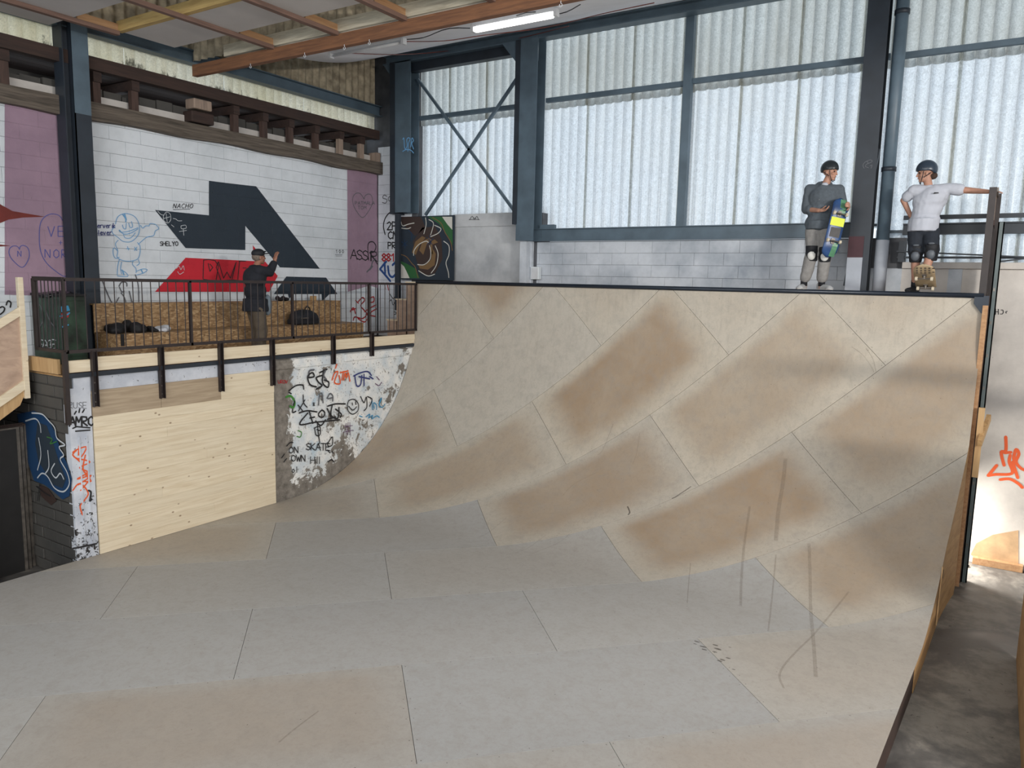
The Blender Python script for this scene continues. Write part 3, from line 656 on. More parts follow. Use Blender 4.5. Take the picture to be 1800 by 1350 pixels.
# --- frames
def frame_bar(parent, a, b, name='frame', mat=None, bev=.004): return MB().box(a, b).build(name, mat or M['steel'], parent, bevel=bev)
def sheet_row(parent, x0, x1, z0, z1, y, mat, lap=.885, pitch=.177, amp=.038, name='corrugated_sheet', jag=0):
    """corrugated sheets side by side, each its own piece, with a lap strip at the joint"""
    x = x0; k = 0
    while x < x1 - .02:
        e = min(x + lap, x1); n = max(2, int((e - x) / pitch * 10)); mb = MB(); vs = []; yo = y + (.004 if k % 2 else 0); dz = rnd.uniform(-jag, jag)
        for i in range(n + 1):
            xx = x + (e - x) * i / n; yy = yo + amp * (2 * abs(math.sin(math.pi * (xx - x0) / pitch)) ** .75 - 1)
            vs += [(xx, yy, z0 + dz), (xx, yy, z1 + dz)]
        mb.add(vs, [(2 * i, 2 * i + 2, 2 * i + 3, 2 * i + 1) for i in range(n)]); mb.build(name, mat, parent, smooth=True)
        if e < x1 - .02:
            mb = MB(); vs = []; w_ = .05
            for i in range(7):
                xx = e - w_ / 2 + w_ * i / 6; vs += [(xx, yo - .006 + amp * (2 * abs(math.sin(math.pi * (xx - x0) / pitch)) ** .75 - 1), z0 + dz), (xx, yo - .006 + amp * (2 * abs(math.sin(math.pi * (xx - x0) / pitch)) ** .75 - 1), z1 + dz)]
            mb.add(vs, [(2 * i, 2 * i + 2, 2 * i + 3, 2 * i + 1) for i in range(6)]); mb.build('sheet_lap', M['sheet_lap'], parent, smooth=True)
        x = e; k += 1
def window(name, label, x0, x1, z0, z1, zr, bottom=True):
    t = MB().box((x0 - .01, YW - .03, zr - .04), (x1 + .01, YW + .05, zr + .04)).build(name, M['steel'], bevel=.004); tag(t, label, kind='structure')
    MB().box((x0 - .01, YW + .03, z0 - .03), (x1 + .01, YW + .06, z0 + .01)).build('sill_angle', M['steel'], t)
    sheet_row(t, x0 - .12, x1 + .12, zr - .14, z1, YW + .10, M['sheet_up'], jag=.008)
    sheet_row(t, x0 - .12, x1 + .12, z0 - .05, zr - .02, YW + .16, M['sheet_low'], jag=.006)
    return t
W1 = window('window_1', 'left corrugated translucent window with steel cross bracing', -10.32, -7.66, 4.80, 7.75, 6.79)
W2 = window('window_2', 'corrugated translucent window left of the slim mullion', -7.27, -4.65, 4.50, 7.92, 6.83)
W3 = window('window_3', 'corrugated translucent window between mullion and tall column', -4.53, -1.62, 4.50, 8.25, 6.85)
W4 = window('window_4', 'corrugated translucent window right of the tall column', -1.5, 3.4, 4.40, 8.3, 6.84)
sheet_row(W4, -1.62, 3.4, 3.92, 4.42, YW + .12, M['sheet_low'])
for a, b in (((735, 140), (905, 372)), ((922, 118), (748, 378))):
    pa, pb = PY(*a, 12.34), PY(*b, 12.34)
    MB().bar(pa, pb, .05, .05).build('cross_brace', M['steel'], W1)
frame_bar(W3, (-4.66, 12.36, 4.52), (-4.52, 12.47, 8.0), 'mullion')
# steel beam under the windows
t = thing('steel_beam', 'blue grey steel beam running under the big windows', 'beam', (-4.5, 12.4, 4.31))
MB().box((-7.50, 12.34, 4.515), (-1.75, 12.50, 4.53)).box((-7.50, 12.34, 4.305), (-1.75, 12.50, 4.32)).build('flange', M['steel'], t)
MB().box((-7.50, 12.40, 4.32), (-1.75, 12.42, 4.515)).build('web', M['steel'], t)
MB().box((-7.28, 12.33, 4.53), (-6.98, 12.42, 4.60)).build('angle_bracket', M['steel'], t)
t = thing('steel_beam', 'dark steel beam behind the man in the white shirt', 'beam', (1, 12.35, 4.07))
z1, z2 = PY(1650, 412, 12.36).z, PY(1650, 392, 12.36).z
MB().box((-1.25, 12.34, z2 - .02), (3.4, 12.46, z2)).box((-1.25, 12.34, z1), (3.4, 12.46, z1 + .02)).build('flange', M['steel_dark'], t)
MB().box((-1.25, 12.38, z1 + .02), (3.4, 12.40, z2 - .02)).build('web', M['steel_dark'], t)
MB().box((-1.25, 12.33, z2 + .05), (3.4, 12.37, z2 + .11)).build('rail', M['steel_dark'], t)
MB().box((-1.30, 12.36, 4.00), (3.4, 12.40, 4.03)).bar((-1.30, 12.30, 4.10), (1.4, 12.30, 3.96), .02, .02).build('tie_bar', M['steel_dark'], t)
MB().bar((-.1, 12.3, 3.95), (1.2, 12.3, 4.14), .02, .02).build('tie_bar', M['steel_dark'], t)
MB().box((-1.28, 12.33, 3.95), (-1.20, 12.38, 4.25)).build('bracket', M['steel_dark'], t)
# header beams
t = thing('header_beam', 'blue grey steel header beam above the windows under the ceiling', 'beam', (-4, 12.25, 7.86))
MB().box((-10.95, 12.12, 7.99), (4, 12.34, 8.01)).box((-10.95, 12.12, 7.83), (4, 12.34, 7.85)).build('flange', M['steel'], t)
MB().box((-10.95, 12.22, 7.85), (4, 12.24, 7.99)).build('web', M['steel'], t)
MB().box((-10.32, 12.24, 7.66), (-7.68, 12.40, 7.84)).build('lower_channel', M['steel_dark'], t)
MB().box((-11.0, 12.10, 8.02), (4, 12.28, 8.16)).build('timber_plate', M['timber_post'], t)
# columns
def column(name, label, x0, x1, y0, y1, z0, z1, mat, flange=.014):
    t = thing(name, label, 'column', ((x0 + x1) / 2, (y0 + y1) / 2, z0))
    ym = (y0 + y1) / 2
    MB().box((x0, y0, z0), (x1, y0 + flange, z1)).build('flange', mat, t); MB().box((x0, y1 - flange, z0), (x1, y1, z1)).build('flange', mat, t)
    MB().box(((x0 + x1) / 2 - .008, y0 + flange, z0), ((x0 + x1) / 2 + .008, y1 - flange, z1)).build('web', mat, t)
    return t
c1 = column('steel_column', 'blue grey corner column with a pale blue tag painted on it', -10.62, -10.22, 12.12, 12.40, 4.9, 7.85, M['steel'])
pc = Plane('Y', 12.12, -1)
MB().box((-10.74, 12.10, 4.87), (-10.62, 12.42, 7.85)).box((PY(694, 420, 12.1).x, 12.10, 2.9), (PY(701.5, 420, 12.1).x, 12.16, 4.87)).build('side_angle', M['steel_dark'], c1)
strokes(pc, [[(708, 245), (710, 243), (711, 258), (713, 262), (716, 255), (715, 246), (718, 242), (721, 245), (718, 252), (717, 266)], [(722, 258), (724, 243), (727, 247), (724, 252), (727, 262)], [(708, 266), (714, 263), (722, 264), (727, 269)]], 1.6, I['ink_lightblue'], c1)
MB().prism([(-10.62, 12.13, 7.85), (-10.62, 12.13, 7.45), (-10.95, 12.13, 7.85)], (0, .02, 0)).build('gusset', M['steel'], c1)
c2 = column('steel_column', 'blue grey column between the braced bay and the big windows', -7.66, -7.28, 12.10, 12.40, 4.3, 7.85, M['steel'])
MB().box((-7.74, 12.09, 4.6), (-7.64, 12.42, 7.85)).build('side_angle', M['steel_dark'], c2)
MB().box((-7.62, 12.2, 3.3), (-7.48, 12.42, 6.05)).build('white_boxing', M['back_block'], c2)
MB().prism([(-7.70, 12.11, 7.85), (-7.28, 12.11, 7.85), (-7.28, 12.11, 7.45)], (0, .02, 0)).prism([(-7.64, 12.11, 7.85), (-8.06, 12.11, 7.85), (-7.74, 12.11, 7.48)], (0, .02, 0)).build('gusset', M['steel'], c2)
c3 = column('steel_column', 'tall dark column with white painted foot beside the downpipe', -1.90, -1.62, 12.02, 12.30, 3.5, 8.3, M['steel_dark'])
MB().box((-1.905, 12.005, 3.5), (-1.70, 12.02, 4.0)).build('painted_foot', M['steel_white'], c3)
MB().box((-1.905, 12.005, 4.0), (-1.70, 12.02, 4.3)).build('painted_band', flat('band_red', srgb(66, 34, 42), .6), c3)
MB().bar(PY(1541, 262, 12.2), PY(1489, 503, 12.2), .10, .10, (0, 1, 0)).build('diagonal_brace', M['steel_dark'], c3)
strokes(Plane('Y', 12.02, -1), [[(1519, 296), (1517, 290), (1522, 284), (1526, 286), (1521, 292), (1527, 295)], [(1522, 284), (1530, 281), (1533, 284), (1525, 288)], [(1529, 292), (1533, 290), (1531, 296)]], .9, I['ink_grey'], c3)
t = thing('downpipe', 'round grey downpipe with a white lower end beside the tall column', 'pipe', (-1.47, 12.12, 3.5))
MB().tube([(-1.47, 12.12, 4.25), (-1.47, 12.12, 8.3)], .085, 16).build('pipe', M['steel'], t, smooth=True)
MB().tube([(-1.47, 12.12, 3.5), (-1.47, 12.12, 4.25)], .088, 16).build('painted_end', M['steel_white'], t, smooth=True)
for z in (5.2, 7.3): MB().tube([(-1.47, 12.12, z), (-1.47, 12.12, z + .06)], .098, 16).build('collar', M['steel_dark'], t, smooth=True)
# electrical box
t = thing('junction_box', 'small white junction box on the wall beside the plaster pier', 'electrical box', (-7.42, 12.3, 3.6))
a = PY(933, 491, 12.34); b = PY(948, 469, 12.34)
MB().box((a.x, 12.32, a.z), (b.x, 12.42, b.z)).build('case', M['box_white'], t, bevel=.008)
MB().box((a.x + .02, 12.312, a.z + .02), (b.x - .02, 12.32, b.z - .02)).build('lid', M['white'], t)
MB().tube([(a.x - .02, 12.40, b.z + .32), (a.x - .02, 12.40, 3.45)], .012).build('cable', M['cable_black'], t)
# pumpkin painted board
def P2(x, y): return PY(x, y, 12.30)
t = thing('painted_board', 'board spray painted with a brown pumpkin on dark and green ground', 'painting', (-9.9, 12.32, 3.5))
bl = Plane('Y', 12.31, -1)
A_, B2, C_, D_ = P2(701, 491), P2(796, 491), P2(796, 378), P2(701, 379)
MB().box((A_.x, 12.31, A_.z), (B2.x, 12.35, C_.z)).build('board', M['black_paint'], t)
blob(bl, [(703, 381), (765, 381), (782, 402), (790, 425), (795, 432), (795, 490), (745, 489), (733, 470), (716, 462), (703, 452)], M['black_paint'], t)
blob(bl, [(706, 381), (740, 381), (748, 400), (730, 415), (712, 398), (704, 392)], M['ink_brownp'], t, off=.005)
blob(bl, [(742, 400), (765, 398), (776, 420), (778, 455), (765, 480), (752, 484), (738, 478), (730, 450), (726, 425)], M['ink_brownp'], t, off=.005)
for x0_, x1_, s_ in ((722, 748, 0), (735, 760, 1), (752, 770, 2)):
    blob(bl, [(x0_ + 2, 444 - s_ * 4), (x0_ + 8, 425 - s_), (x1_ - 6, 415 + s_ * 3), (x1_, 418 + s_ * 4), (x1_ - 10, 430), (x0_ + 9, 448)], M['ink_gold'], t, off=.006)
blob(bl, [(735, 465), (748, 466), (758, 456), (760, 436), (766, 446), (764, 466), (752, 474), (738, 472)], M['ink_gold'], t, off=.006)
blob(bl, [(703, 458), (716, 464), (730, 472), (738, 489), (703, 489)], M['ink_greenp'], t, off=.006)
blob(bl, [(703, 462), (710, 468), (715, 478), (720, 489), (703, 489)], M['ink_creamp'], t, off=.007)
blob(bl, [(752, 381), (795, 381), (796, 432), (787, 414), (771, 393)], M['ink_greenp'], t, off=.006)
blob(bl, [(777, 381), (795, 381), (795, 404), (787, 395)], M['ink_creamp'], t, off=.008)
strokes(bl, [[(705, 390), (708, 397), (718, 394), (728, 392)], [(706, 401), (716, 402), (722, 400)], [(727, 449), (728, 440), (736, 430), (748, 424), (753, 426)], [(734, 465), (746, 465), (756, 455), (757, 440), (755, 432)],
             [(748, 383), (749, 395), (745, 411)], [(754, 386), (762, 393), (757, 413)], [(764, 396), (775, 402), (770, 410), (757, 416)], [(780, 424), (789, 432), (789, 448), (784, 462), (788, 478), (789, 488)], [(736, 476), (752, 485), (764, 482)],
             [(765, 432), (770, 446), (767, 466), (758, 480)]], 1.5, I['ink_creamp'], t, name='chalk_line', off=.009)
strokes(bl, [[(703, 447), (714, 451), (724, 463), (730, 470), (735, 488)], [(760, 382), (775, 392), (782, 408), (792, 425), (795, 440)]], 1.6, I['ink_gold'], t, name='painted_edge', off=.009)
strokes(bl, [[(706, 425), (716, 432)], [(707, 433), (716, 424)], [(711, 421), (712, 436)], [(750, 417), (760, 430)], [(750, 430), (762, 419)], [(755, 413), (756, 434)], [(718, 404), (724, 412), (722, 424)]], 1.0, I['ink_bluep'], t, name='chalk_line', off=.010)
# ------------------------------------------------------------------ upper left: old timbers, strip of light, steel beam, gable
t = thing('timber_wall_beam', 'long weathered timber beam laid along the top of the mural wall', 'beam', (XM + .12, 9, 5.76))
mb = MB(); n = 40
for i in range(n):                                      # hewn, slightly uneven
    y0 = 4.6 + i * (12.45 - 4.6) / n; y1 = 4.6 + (i + 1) * (12.45 - 4.6) / n
    def sec(y): return (.02 * math.sin(y * 2.1), .014 * math.sin(y * 3.7 + 1) + .010 * math.sin(y * .9))
    a = sec(y0); b = sec(y1)
    vs = [(XM - .05, y0, 5.74 + a[1]), (XM + .14 + a[0], y0, 5.74 + a[1]), (XM + .14 + a[0], y0, 5.98), (XM - .05, y0, 5.98),
          (XM - .05, y1, 5.74 + b[1]), (XM + .14 + b[0], y1, 5.74 + b[1]), (XM + .14 + b[0], y1, 5.98), (XM - .05, y1, 5.98)]
    mb.add(vs, [(0, 1, 5, 4), (1, 2, 6, 5), (2, 3, 7, 6), (3, 0, 4, 7)] + ([(0, 3, 2, 1)] if i == 0 else []) + ([(4, 5, 6, 7)] if i == n - 1 else []))
mb.build('beam', M['timber_old'], t)
# posts standing on the beam, tie joists running out, dark plate above
ys = [PX(px, py, XM + .05).y for px, py in ((6, 140), (168, 165), (235, 180), (412, 212), (463, 222), (509, 230), (554, 238), (597, 245), (634, 252))]
for i, y in enumerate(ys):
    t = thing('timber_post', ['short timber post on the wall beam at the left edge', 'short timber post just right of the big left column', 'short timber post second right of the big left column',
        'short timber post right of the jammed stone block', 'short timber post second right of the jammed stone block', 'short timber post in the middle of the right half of the wall beam',
        'short timber post third from the corner column', 'pale faced short timber post second from the corner column', 'palest short timber post nearest the corner column'][i], 'post', (XM + .05, y, 5.98), 'short posts on the wall beam')
    MB().box((XM + .0, y - .055, 5.98), (XM + .09, y + .055, 6.42)).build('post', M['timber_post'] if i < 7 else M['timber_pale_end'], t)
    MB().box((XM - .88, y - .06, 6.28), (XM + .12, y + .06, 6.42)).build('tie_joist', M['timber_dark'], t)
t = thing('timber_plate', 'dark timber eaves plate below the bright corrugated strip', 'beam', (XM + .1, 9, 6.42))
MB().box((XM + .06, 4.4, 6.42), (XM + .20, 12.3, 6.60)).build('plate', M['timber_dark'], t)
for k in range(5): MB().box((XM - .9 + k * .19, 4.4, 6.44), (XM - .72 + k * .19, 12.3, 6.47)).build('soffit_plank', M['timber_dark'], t)
MB().box((XM - 1.0, 4.0, 5.95), (XM - .9, 12.5, 6.5)).build('wall_left_upper', M['brick_grey'])
bpy.data.objects['wall_left_upper']['kind'] = 'structure'
MB().box((XM - 1.0, 12.5, 5.5), (XM - .3, 12.6, 6.62)).build('wall_left_end', M['brick_grey'])['kind'] = 'structure'
# rough masonry on the wall head
t = thing('wall_head_rubble', 'broken masonry and grey render along the head of the mural wall', 'masonry', (XM - .2, 9, 5.95))
mb = MB()
for k in range(26):
    y = 4.9 + k * .285; h = .10 + .12 * rnd.random(); mb.box((XM - .3 + rnd.uniform(0, .05), y, 5.92), (XM - .12 + rnd.uniform(0, .05), y + .27, 6.06 + h))
mb.build('rubble_course', M['brick_grey'], t)
mb = MB().box((XM - .12, 4.8, 5.95), (XM - .06, 12.3, 6.12)); mb.build('render_band', M['plaster'], t)
for (px, py, lab, w_, h_, m_) in ((352, 185, 'pale stone block jammed on the wall beam', .34, .16, 'timber_pale_end'), (352, 208, 'dark timber block under the pale stone block', .42, .18, 'timber_dark')):
    p = PX(px, py, XM + .06); o = MB().box((XM - .1, p.y - w_ / 2, max(5.99, p.z - h_ / 2)), (XM + .14, p.y + w_ / 2, max(5.99, p.z - h_ / 2) + h_)).build('stone_block' if h_ < .17 else 'timber_block', M[m_], bevel=.02)
    tag(o, lab, 'block')
    if h_ > .17: pass
p = PX(683, 270, XM + .05)
for k, (dy, lab) in enumerate(((-.46, 'left one of two pale timber ends by the corner column'), (-.24, 'right one of two pale timber ends by the corner column'))):
    o = MB().box((XM - .1, p.y + dy, 5.98), (XM + .13, p.y + dy + .12, 6.17)).build('timber_offcut', M['timber_pale_end'], bevel=.006); tag(o, lab, 'timber')

# bright corrugated strip
st = MB().box((XM - .02, 4.2, 6.56), (XM + .02, 12.4, 6.60)).build('window_5', M['timber_dark']); tag(st, 'long narrow bright corrugated strip high on the left wall', kind='structure')
y = 4.3; k = 0
while y < 12.4:
    e = min(y + .885, 12.42); n = int((e - y) / .0177); vs = []
    for i in range(n + 1):
        yy = y + (e - y) * i / n; xx = XM - .06 - .04 * (2 * abs(math.sin(math.pi * yy / .177)) ** .75 - 1) + (.004 if k % 2 else 0); vs += [(xx, yy, 6.56), (xx, yy, 6.98)]
    MB().add(vs, [(2 * i, 2 * i + 2, 2 * i + 3, 2 * i + 1) for i in range(n)]).build('corrugated_sheet', M['sheet_strip'], st, smooth=True); y = e; k += 1
t = thing('steel_beam', 'grey steel beam above the bright strip on the left', 'beam', (XM + .1, 8.4, 6.9))
MB().box((XM + .02, 4.2, 6.90), (XM + .20, 12.4, 6.915)).box((XM + .02, 4.2, 7.09), (XM + .20, 12.4, 7.105)).build('flange', M['steel'], t)
MB().box((XM + .10, 4.2, 6.915), (XM + .115, 12.4, 7.09)).build('web', M['steel'], t)
g_ = MB().box((XM - .3, 0, 6.98), (XM - .12, 12.6, 8.7)).build('wall_gable', M['roof']); tag(g_, 'upper gable wall above the steel beam', kind='structure')
y = 4.3; 
while y < 12.4:
    e = min(y + .885, 12.42); n = int((e - y) / .0177); vs = []
    for i in range(n + 1):
        yy = y + (e - y) * i / n; xx = XM - .06 + .024 * math.sin(2 * math.pi * yy / .177); vs += [(xx, yy, 7.0), (xx, yy, 8.66)]
    MB().add(vs, [(2 * i, 2 * i + 2, 2 * i + 3, 2 * i + 1) for i in range(n)]).build('corrugated_sheet', M['old_sheet'], g_, smooth=True); y = e
# big left column
cl = thing('steel_column', 'big dark blue steel column standing in front of the mural wall at left', 'column', (XM + .4, 6.0, ZD))
xf = -11.1
ya, yb, yc = 5.86, 5.97, 6.20
MB().box((xf - .25, yb, ZD), (xf, yb + .014, 7.1)).build('flange', M['steel_dark'], cl)
MB().box((xf - .014, yb, ZD), (xf, yc, 7.1)).build('web', M['steel_dark'], cl)
MB().box((xf - .25, ya - .01, ZD), (xf - .02, ya + .004, 7.1)).build('flange', M['steel_dark'], cl)
MB().box((xf - .13, ya, ZD), (xf - .11, yb, 7.1)).build('web', M['steel_dark'], cl)
MB().box((xf, yb, 5.75), (xf + .003, yc, 7.1)).build('grey_upper_coat', M['steel'], cl)

# ------------------------------------------------------------------ roof timbers and boards
PY0, PZ0 = 7.78, 6.66
t = thing('orange_purlin', 'long orange brown timber purlin crossing under the ceiling boards', 'beam', (-4, PY0, PZ0))
a = PY(338, 134, PY0)
PZ0 = a.z
MB().box((a.x, PY0, PZ0), (3.6, PY0 + .09, PZ0 + .17)).build('purlin', M['purlin_orange'], t, bevel=.004)
for i, px in enumerate((440, 536, 606, 650, 985)):
    q = PY(px, 60, PY0); mb = MB(); c = Vector((q.x, PY0 - .01, PZ0 - .02))
    mb.tube([c + Vector((0, 0, .03))] + [c + Vector((.018 * math.sin(u), 0, -.018 + .018 * math.cos(u) - .0)) for u in [j * math.pi / 4 for j in range(8)]], .004, 5); mb.build('cable_hook', M['white'], t)
zc = PZ0 + .20
t = thing('pale_purlin', 'old whitish timber purlin behind the orange one', 'beam', (-4, 7.3, zc))
q1 = PZ(395, 100, zc)
MB().box((q1.x, q1.y - .02, zc), (3.6, q1.y + .12, zc + .17)).build('purlin', M['purlin_pale'], t, bevel=.006)
q2 = PZ(205, 56, zc)
t = thing('yellow_purlin', 'yellow pine purlin showing in the gap between ceiling boards', 'beam', (-4, q2.y, zc))
MB().box((q2.x, q2.y, zc), (3.6, q2.y + .08, zc + .14)).build('purlin', M['purlin_yellow'], t, bevel=.004)
# battens
bx = []
for (xa, ya_, xb, yb_) in ((60, 20, 208, 58), (202, 0, 489, 86), (403, 0, 599, 61), (611, 0, 721, 37)):
    pa = PZ(xb, yb_, zc - .02); bx.append(pa.x)
bx += [bx[-1] + 1.35 * k for k in range(1, 6)]
bx = sorted(bx)
for i, x in enumerate(bx):
    yend = PY0 + .0 if i else q2.y
    lab = ['brown ceiling batten ending at the yellow purlin', 'brown ceiling batten, first to meet the orange purlin from its left end', 'brown ceiling batten, second to meet the orange purlin from its left end',
           'brown ceiling batten, third to meet the orange purlin from its left end', 'brown ceiling batten meeting the orange purlin near the lit tube', 'brown ceiling batten, fifth to meet the orange purlin from its left end', 'brown ceiling batten, sixth to meet the orange purlin from its left end', 'brown ceiling batten, seventh to meet the orange purlin from its left end', 'brown ceiling batten, last at the right end of the orange purlin'][min(i, 8)]
    t = thing('ceiling_batten', lab, 'batten', (x, 5, zc - .06), 'battens under the ceiling boards')
    MB().box((x - .04, 1.5, zc - .055), (x + .04, yend, zc)).build('batten', M['batten_brown'], t)
    MB().box((x - .035, yend - .55, zc), (x + .0, yend + .02, zc + .10)).build('noggin', M['timber_orange'], t)
# boards between battens, in two rows with a gap at each purlin
cb = MB().box((-11.3, 1.0, zc + .20), (3.6, 1.3, zc + .3)).build('ceiling_grid', M['batten_brown']); tag(cb, 'suspended ceiling of pale boards', kind='structure')
edges = [XM + .25] + bx
ygap1, ygap2 = q2.y - .62, q1.y - .66
for i in range(len(edges) - 1):
    x0, x1 = edges[i] + .02, edges[i + 1] - .02
    MB().box((x0, 1.3, zc + .001), (x1, ygap1, zc + .02)).build('ceiling_board', M['ceiling_board'], cb)
    if i > 0:
        MB().box((x0, q2.y + .06, zc + .001), (x1, ygap2, zc + .02)).build('ceiling_board', M['ceiling_board'], cb)
# step in the roof: old sheeting standing above the orange purlin
vs = []; n = 800
for i in range(n + 1):
    x = XM + .1 + i * 15 / n; vs += [(x, PY0 + .2 + .024 * math.sin(2 * math.pi * x / .177), zc + .1), (x, PY0 + .2 + .024 * math.sin(2 * math.pi * x / .177), 8.6)]
MB().add(vs, [(2 * i, 2 * i + 2, 2 * i + 3, 2 * i + 1) for i in range(n)]).build('step_sheeting', M['old_sheet'], ro, smooth=True)
# sagging white lining from purlin to header
nx, ny = 24, 14; vs = []; 
def lining(u, v):
    xl = -9.35 * (1 - v) + -10.9 * v; x = xl + (3.6 - xl) * u; y = PY0 + .05 + (12.2 - PY0) * v
    z = PZ0 + .17 + (8.06 - PZ0 - .17) * v - .16 * math.sin(math.pi * v) * (.5 + .5 * math.exp(-u * 6))
    return (x, y, z)
for j in range(ny + 1):
    for i in range(nx + 1): vs.append(lining(i / nx, j / ny))
o = MB().add(vs, [(j * (nx + 1) + i, j * (nx + 1) + i + 1, (j + 1) * (nx + 1) + i + 1, (j + 1) * (nx + 1) + i) for j in range(ny) for i in range(nx)]).build('ceiling_lining', M['soffit'], smooth=True)
m_ = o.modifiers.new('thick', 'SOLIDIFY'); m_.thickness = .02; m_.offset = 1
tag(o, 'white sagging ceiling lining between the orange purlin and the window header', kind='structure')
def lin_z(y):
    v = (y - PY0 - .05) / (12.2 - PY0); return PZ0 + .17 + (8.06 - PZ0 - .17) * v - .16 * math.sin(math.pi * v) * .6
# tube lights
def tube_light(pa, pb, lab, lit):
    z = None
    for _ in range(12):
        z = (z if z else 7.0); A = PZ(*pa, z); z = lin_z(A.y) - .12
    A = PZ(*pa, z); B = PZ(*pb, z); B.y = A.y; d = (B - A)
    t = thing('tube_light', lab, 'light', tuple((A + B) / 2 + Vector((0, 0, .08))))
    MB().box((A.x, A.y - .035, z + .03), (B.x, A.y + .035, z + .10)).build('housing', M['white'], t, bevel=.006)
    m = M['white']
    if lit:
        m = bpy.data.materials.new('lit_tube'); m.use_nodes = True; b = m.node_tree.nodes['Principled BSDF']; b.inputs['Emission Color'].default_value = (1, .98, .95, 1); b.inputs['Emission Strength'].default_value = 7
    MB().tube([(A.x + .05, A.y, z), (B.x - .05, B.y, z)], .040 if lit else .018, 12).build('tube', m, t, smooth=True)
    for s in (A, B): MB().box((s.x - .025, s.y - .04, z - .03), (s.x + .025, s.y + .04, z + .06)).build('end_cap', M['white'], t, bevel=.005)
    for s in (.2, .8):
        c = A + d * s; MB().bar((c.x, c.y, z + .1), (c.x, c.y, lin_z(c.y) + .01), .03, .03).build('hanger', M['white'], t)
    return t, A, B
T1 = tube_light((832, 53), (981, 27), 'lit white fluorescent tube under the ceiling lining', True)
T2 = tube_light((582, 99), (704, 72), 'unlit fluorescent fitting under the ceiling lining, left of the lit one', False)
for lab, pts in (('thin reddish cable from the unlit fitting to the lit tube', [(704, 73), (780, 72), (850, 62), (960, 48), (1060, 24), (1150, 5)]),
                 ('thin reddish cable sagging below the unlit fitting', [(600, 93), (700, 96), (800, 88), (900, 70), (1000, 46)]), ('thin dark cable looping along the orange purlin to the lit tube', [(705, 70), (745, 66), (790, 50), (860, 48), (925, 22), (985, 24), (1020, 8)])):
    P = []
    for x_, y_ in smooth_pts(pts, 4):
        z = 7.2
        for _ in range(10): q = PZ(x_, y_, z); z = lin_z(min(max(q.y, 7.9), 12)) - .05
        P.append(PZ(x_, y_, z))
    tag(MB().tube(P, .007, 5).build('ceiling_cable', M['cable'] if 'red' in lab else M['cable_black']), lab, 'cable')

# ------------------------------------------------------------------ deck wall along the ramp
YE = 4.76; XE = -10.45
dw = MB().box((XM - .3, YE + .02, ZF), (X0 - .02, YW, ZD - .02)).build('wall_deck', M['brick_grey']); tag(dw, 'concrete wall under the viewing deck along the left side of the ramp', kind='structure')
# flaking, uneven face
ny, nz = 120, 70; vs = []
for j in range(nz + 1):
    for i in range(ny + 1):
        y = 7.84 + (11.45 - 7.84) * i / ny; z = -.02 + 2.30 * j / nz
        vs.append((X0 - .014 + .006 * math.sin(y * 5.3 + z * 2) * math.sin(z * 4.1), y, z))
face = MB().add(vs, [(j * (ny + 1) + i, j * (ny + 1) + i + 1, (j + 1) * (ny + 1) + i + 1, (j + 1) * (ny + 1) + i) for j in range(nz) for i in range(ny)]).build('flaking_face', M['flaking'], dw, smooth=True)
MB().box((X0 - .05, 5.03, 2.06), (X0 + .0, 7.86, 2.29)).build('white_lip', M['chipped'], dw)
MB().box((X0 - .05, 7.9, 2.10), (X0 + .015, 9.3, 2.26)).build('render_lip', M['flaking'], dw, bevel=.02)
MB().box((X0 - .05, 9.38, 2.12), (X0 + .02, 11.3, 2.26)).build('render_lip', M['flaking'], dw, bevel=.02)
# white chipped pier
pf = MB(); pf.box((X0 - .1, YE, -.02), (X0 + .012, 5.03, 1.95)); pf.box((X0 - .1, YE + .03, 1.95), (X0 + .010, 5.03, 2.15)); pf.box((X0 - .1, YE + .07, 2.15), (X0 + .01, 5.03, 2.29))
pf.build('painted_pier', M['chipped'], dw)
for yy in (4.86, 4.95): MB().box((X0 + .012, yy - .008, .1), (X0 + .022, yy + .008, 1.55)).build('rib', M['chipped'], dw)
pd = Plane('X', X0, 1)
pg = Plane('X', X0 - .006, 1)
write(Plane('X', X0 + .012, 1), 'RUSE', 121, 718, 11, 1.0, I['ink_grey'], dw, adv=.75)
write(Plane('X', X0 + .012, 1), 'AMRO', 122, 749, 16, 3.0, I['ink_ink'], dw, adv=.68, slope=-.02)
strokes(Plane('X', X0 + .012, 1), [[(131, 728), (134, 723)], [(139, 725), (140, 719)], [(145, 725), (148, 720)], [(128, 753), (135, 750), (158, 752)], [(133, 758), (158, 756)]], 2.6, I['ink_ink'], dw, curve=False)
strokes(Plane('X', X0 + .012, 1), [[(128, 795), (136, 790), (152, 786), (140, 806), (128, 800), (134, 792)], [(136, 806), (158, 812), (140, 822), (154, 830), (136, 842), (160, 836), (138, 852)], [(150, 800), (146, 826), (158, 840), (142, 862)],
   [(128, 862), (140, 850), (155, 866), (148, 880), (141, 890), (145, 905)], [(141, 812), (132, 804)], [(146, 846), (160, 846), (150, 834)], [(139, 784), (138, 800)]], 2.4, I['ink_orange'], dw)
strokes(Plane('X', X0 + .024, 1), [[(156, 862), (160, 866), (158, 880), (161, 878)], [(128, 970 - 6), (140, 962), (168, 956)]], 3.2, I['ink_ink'], dw)
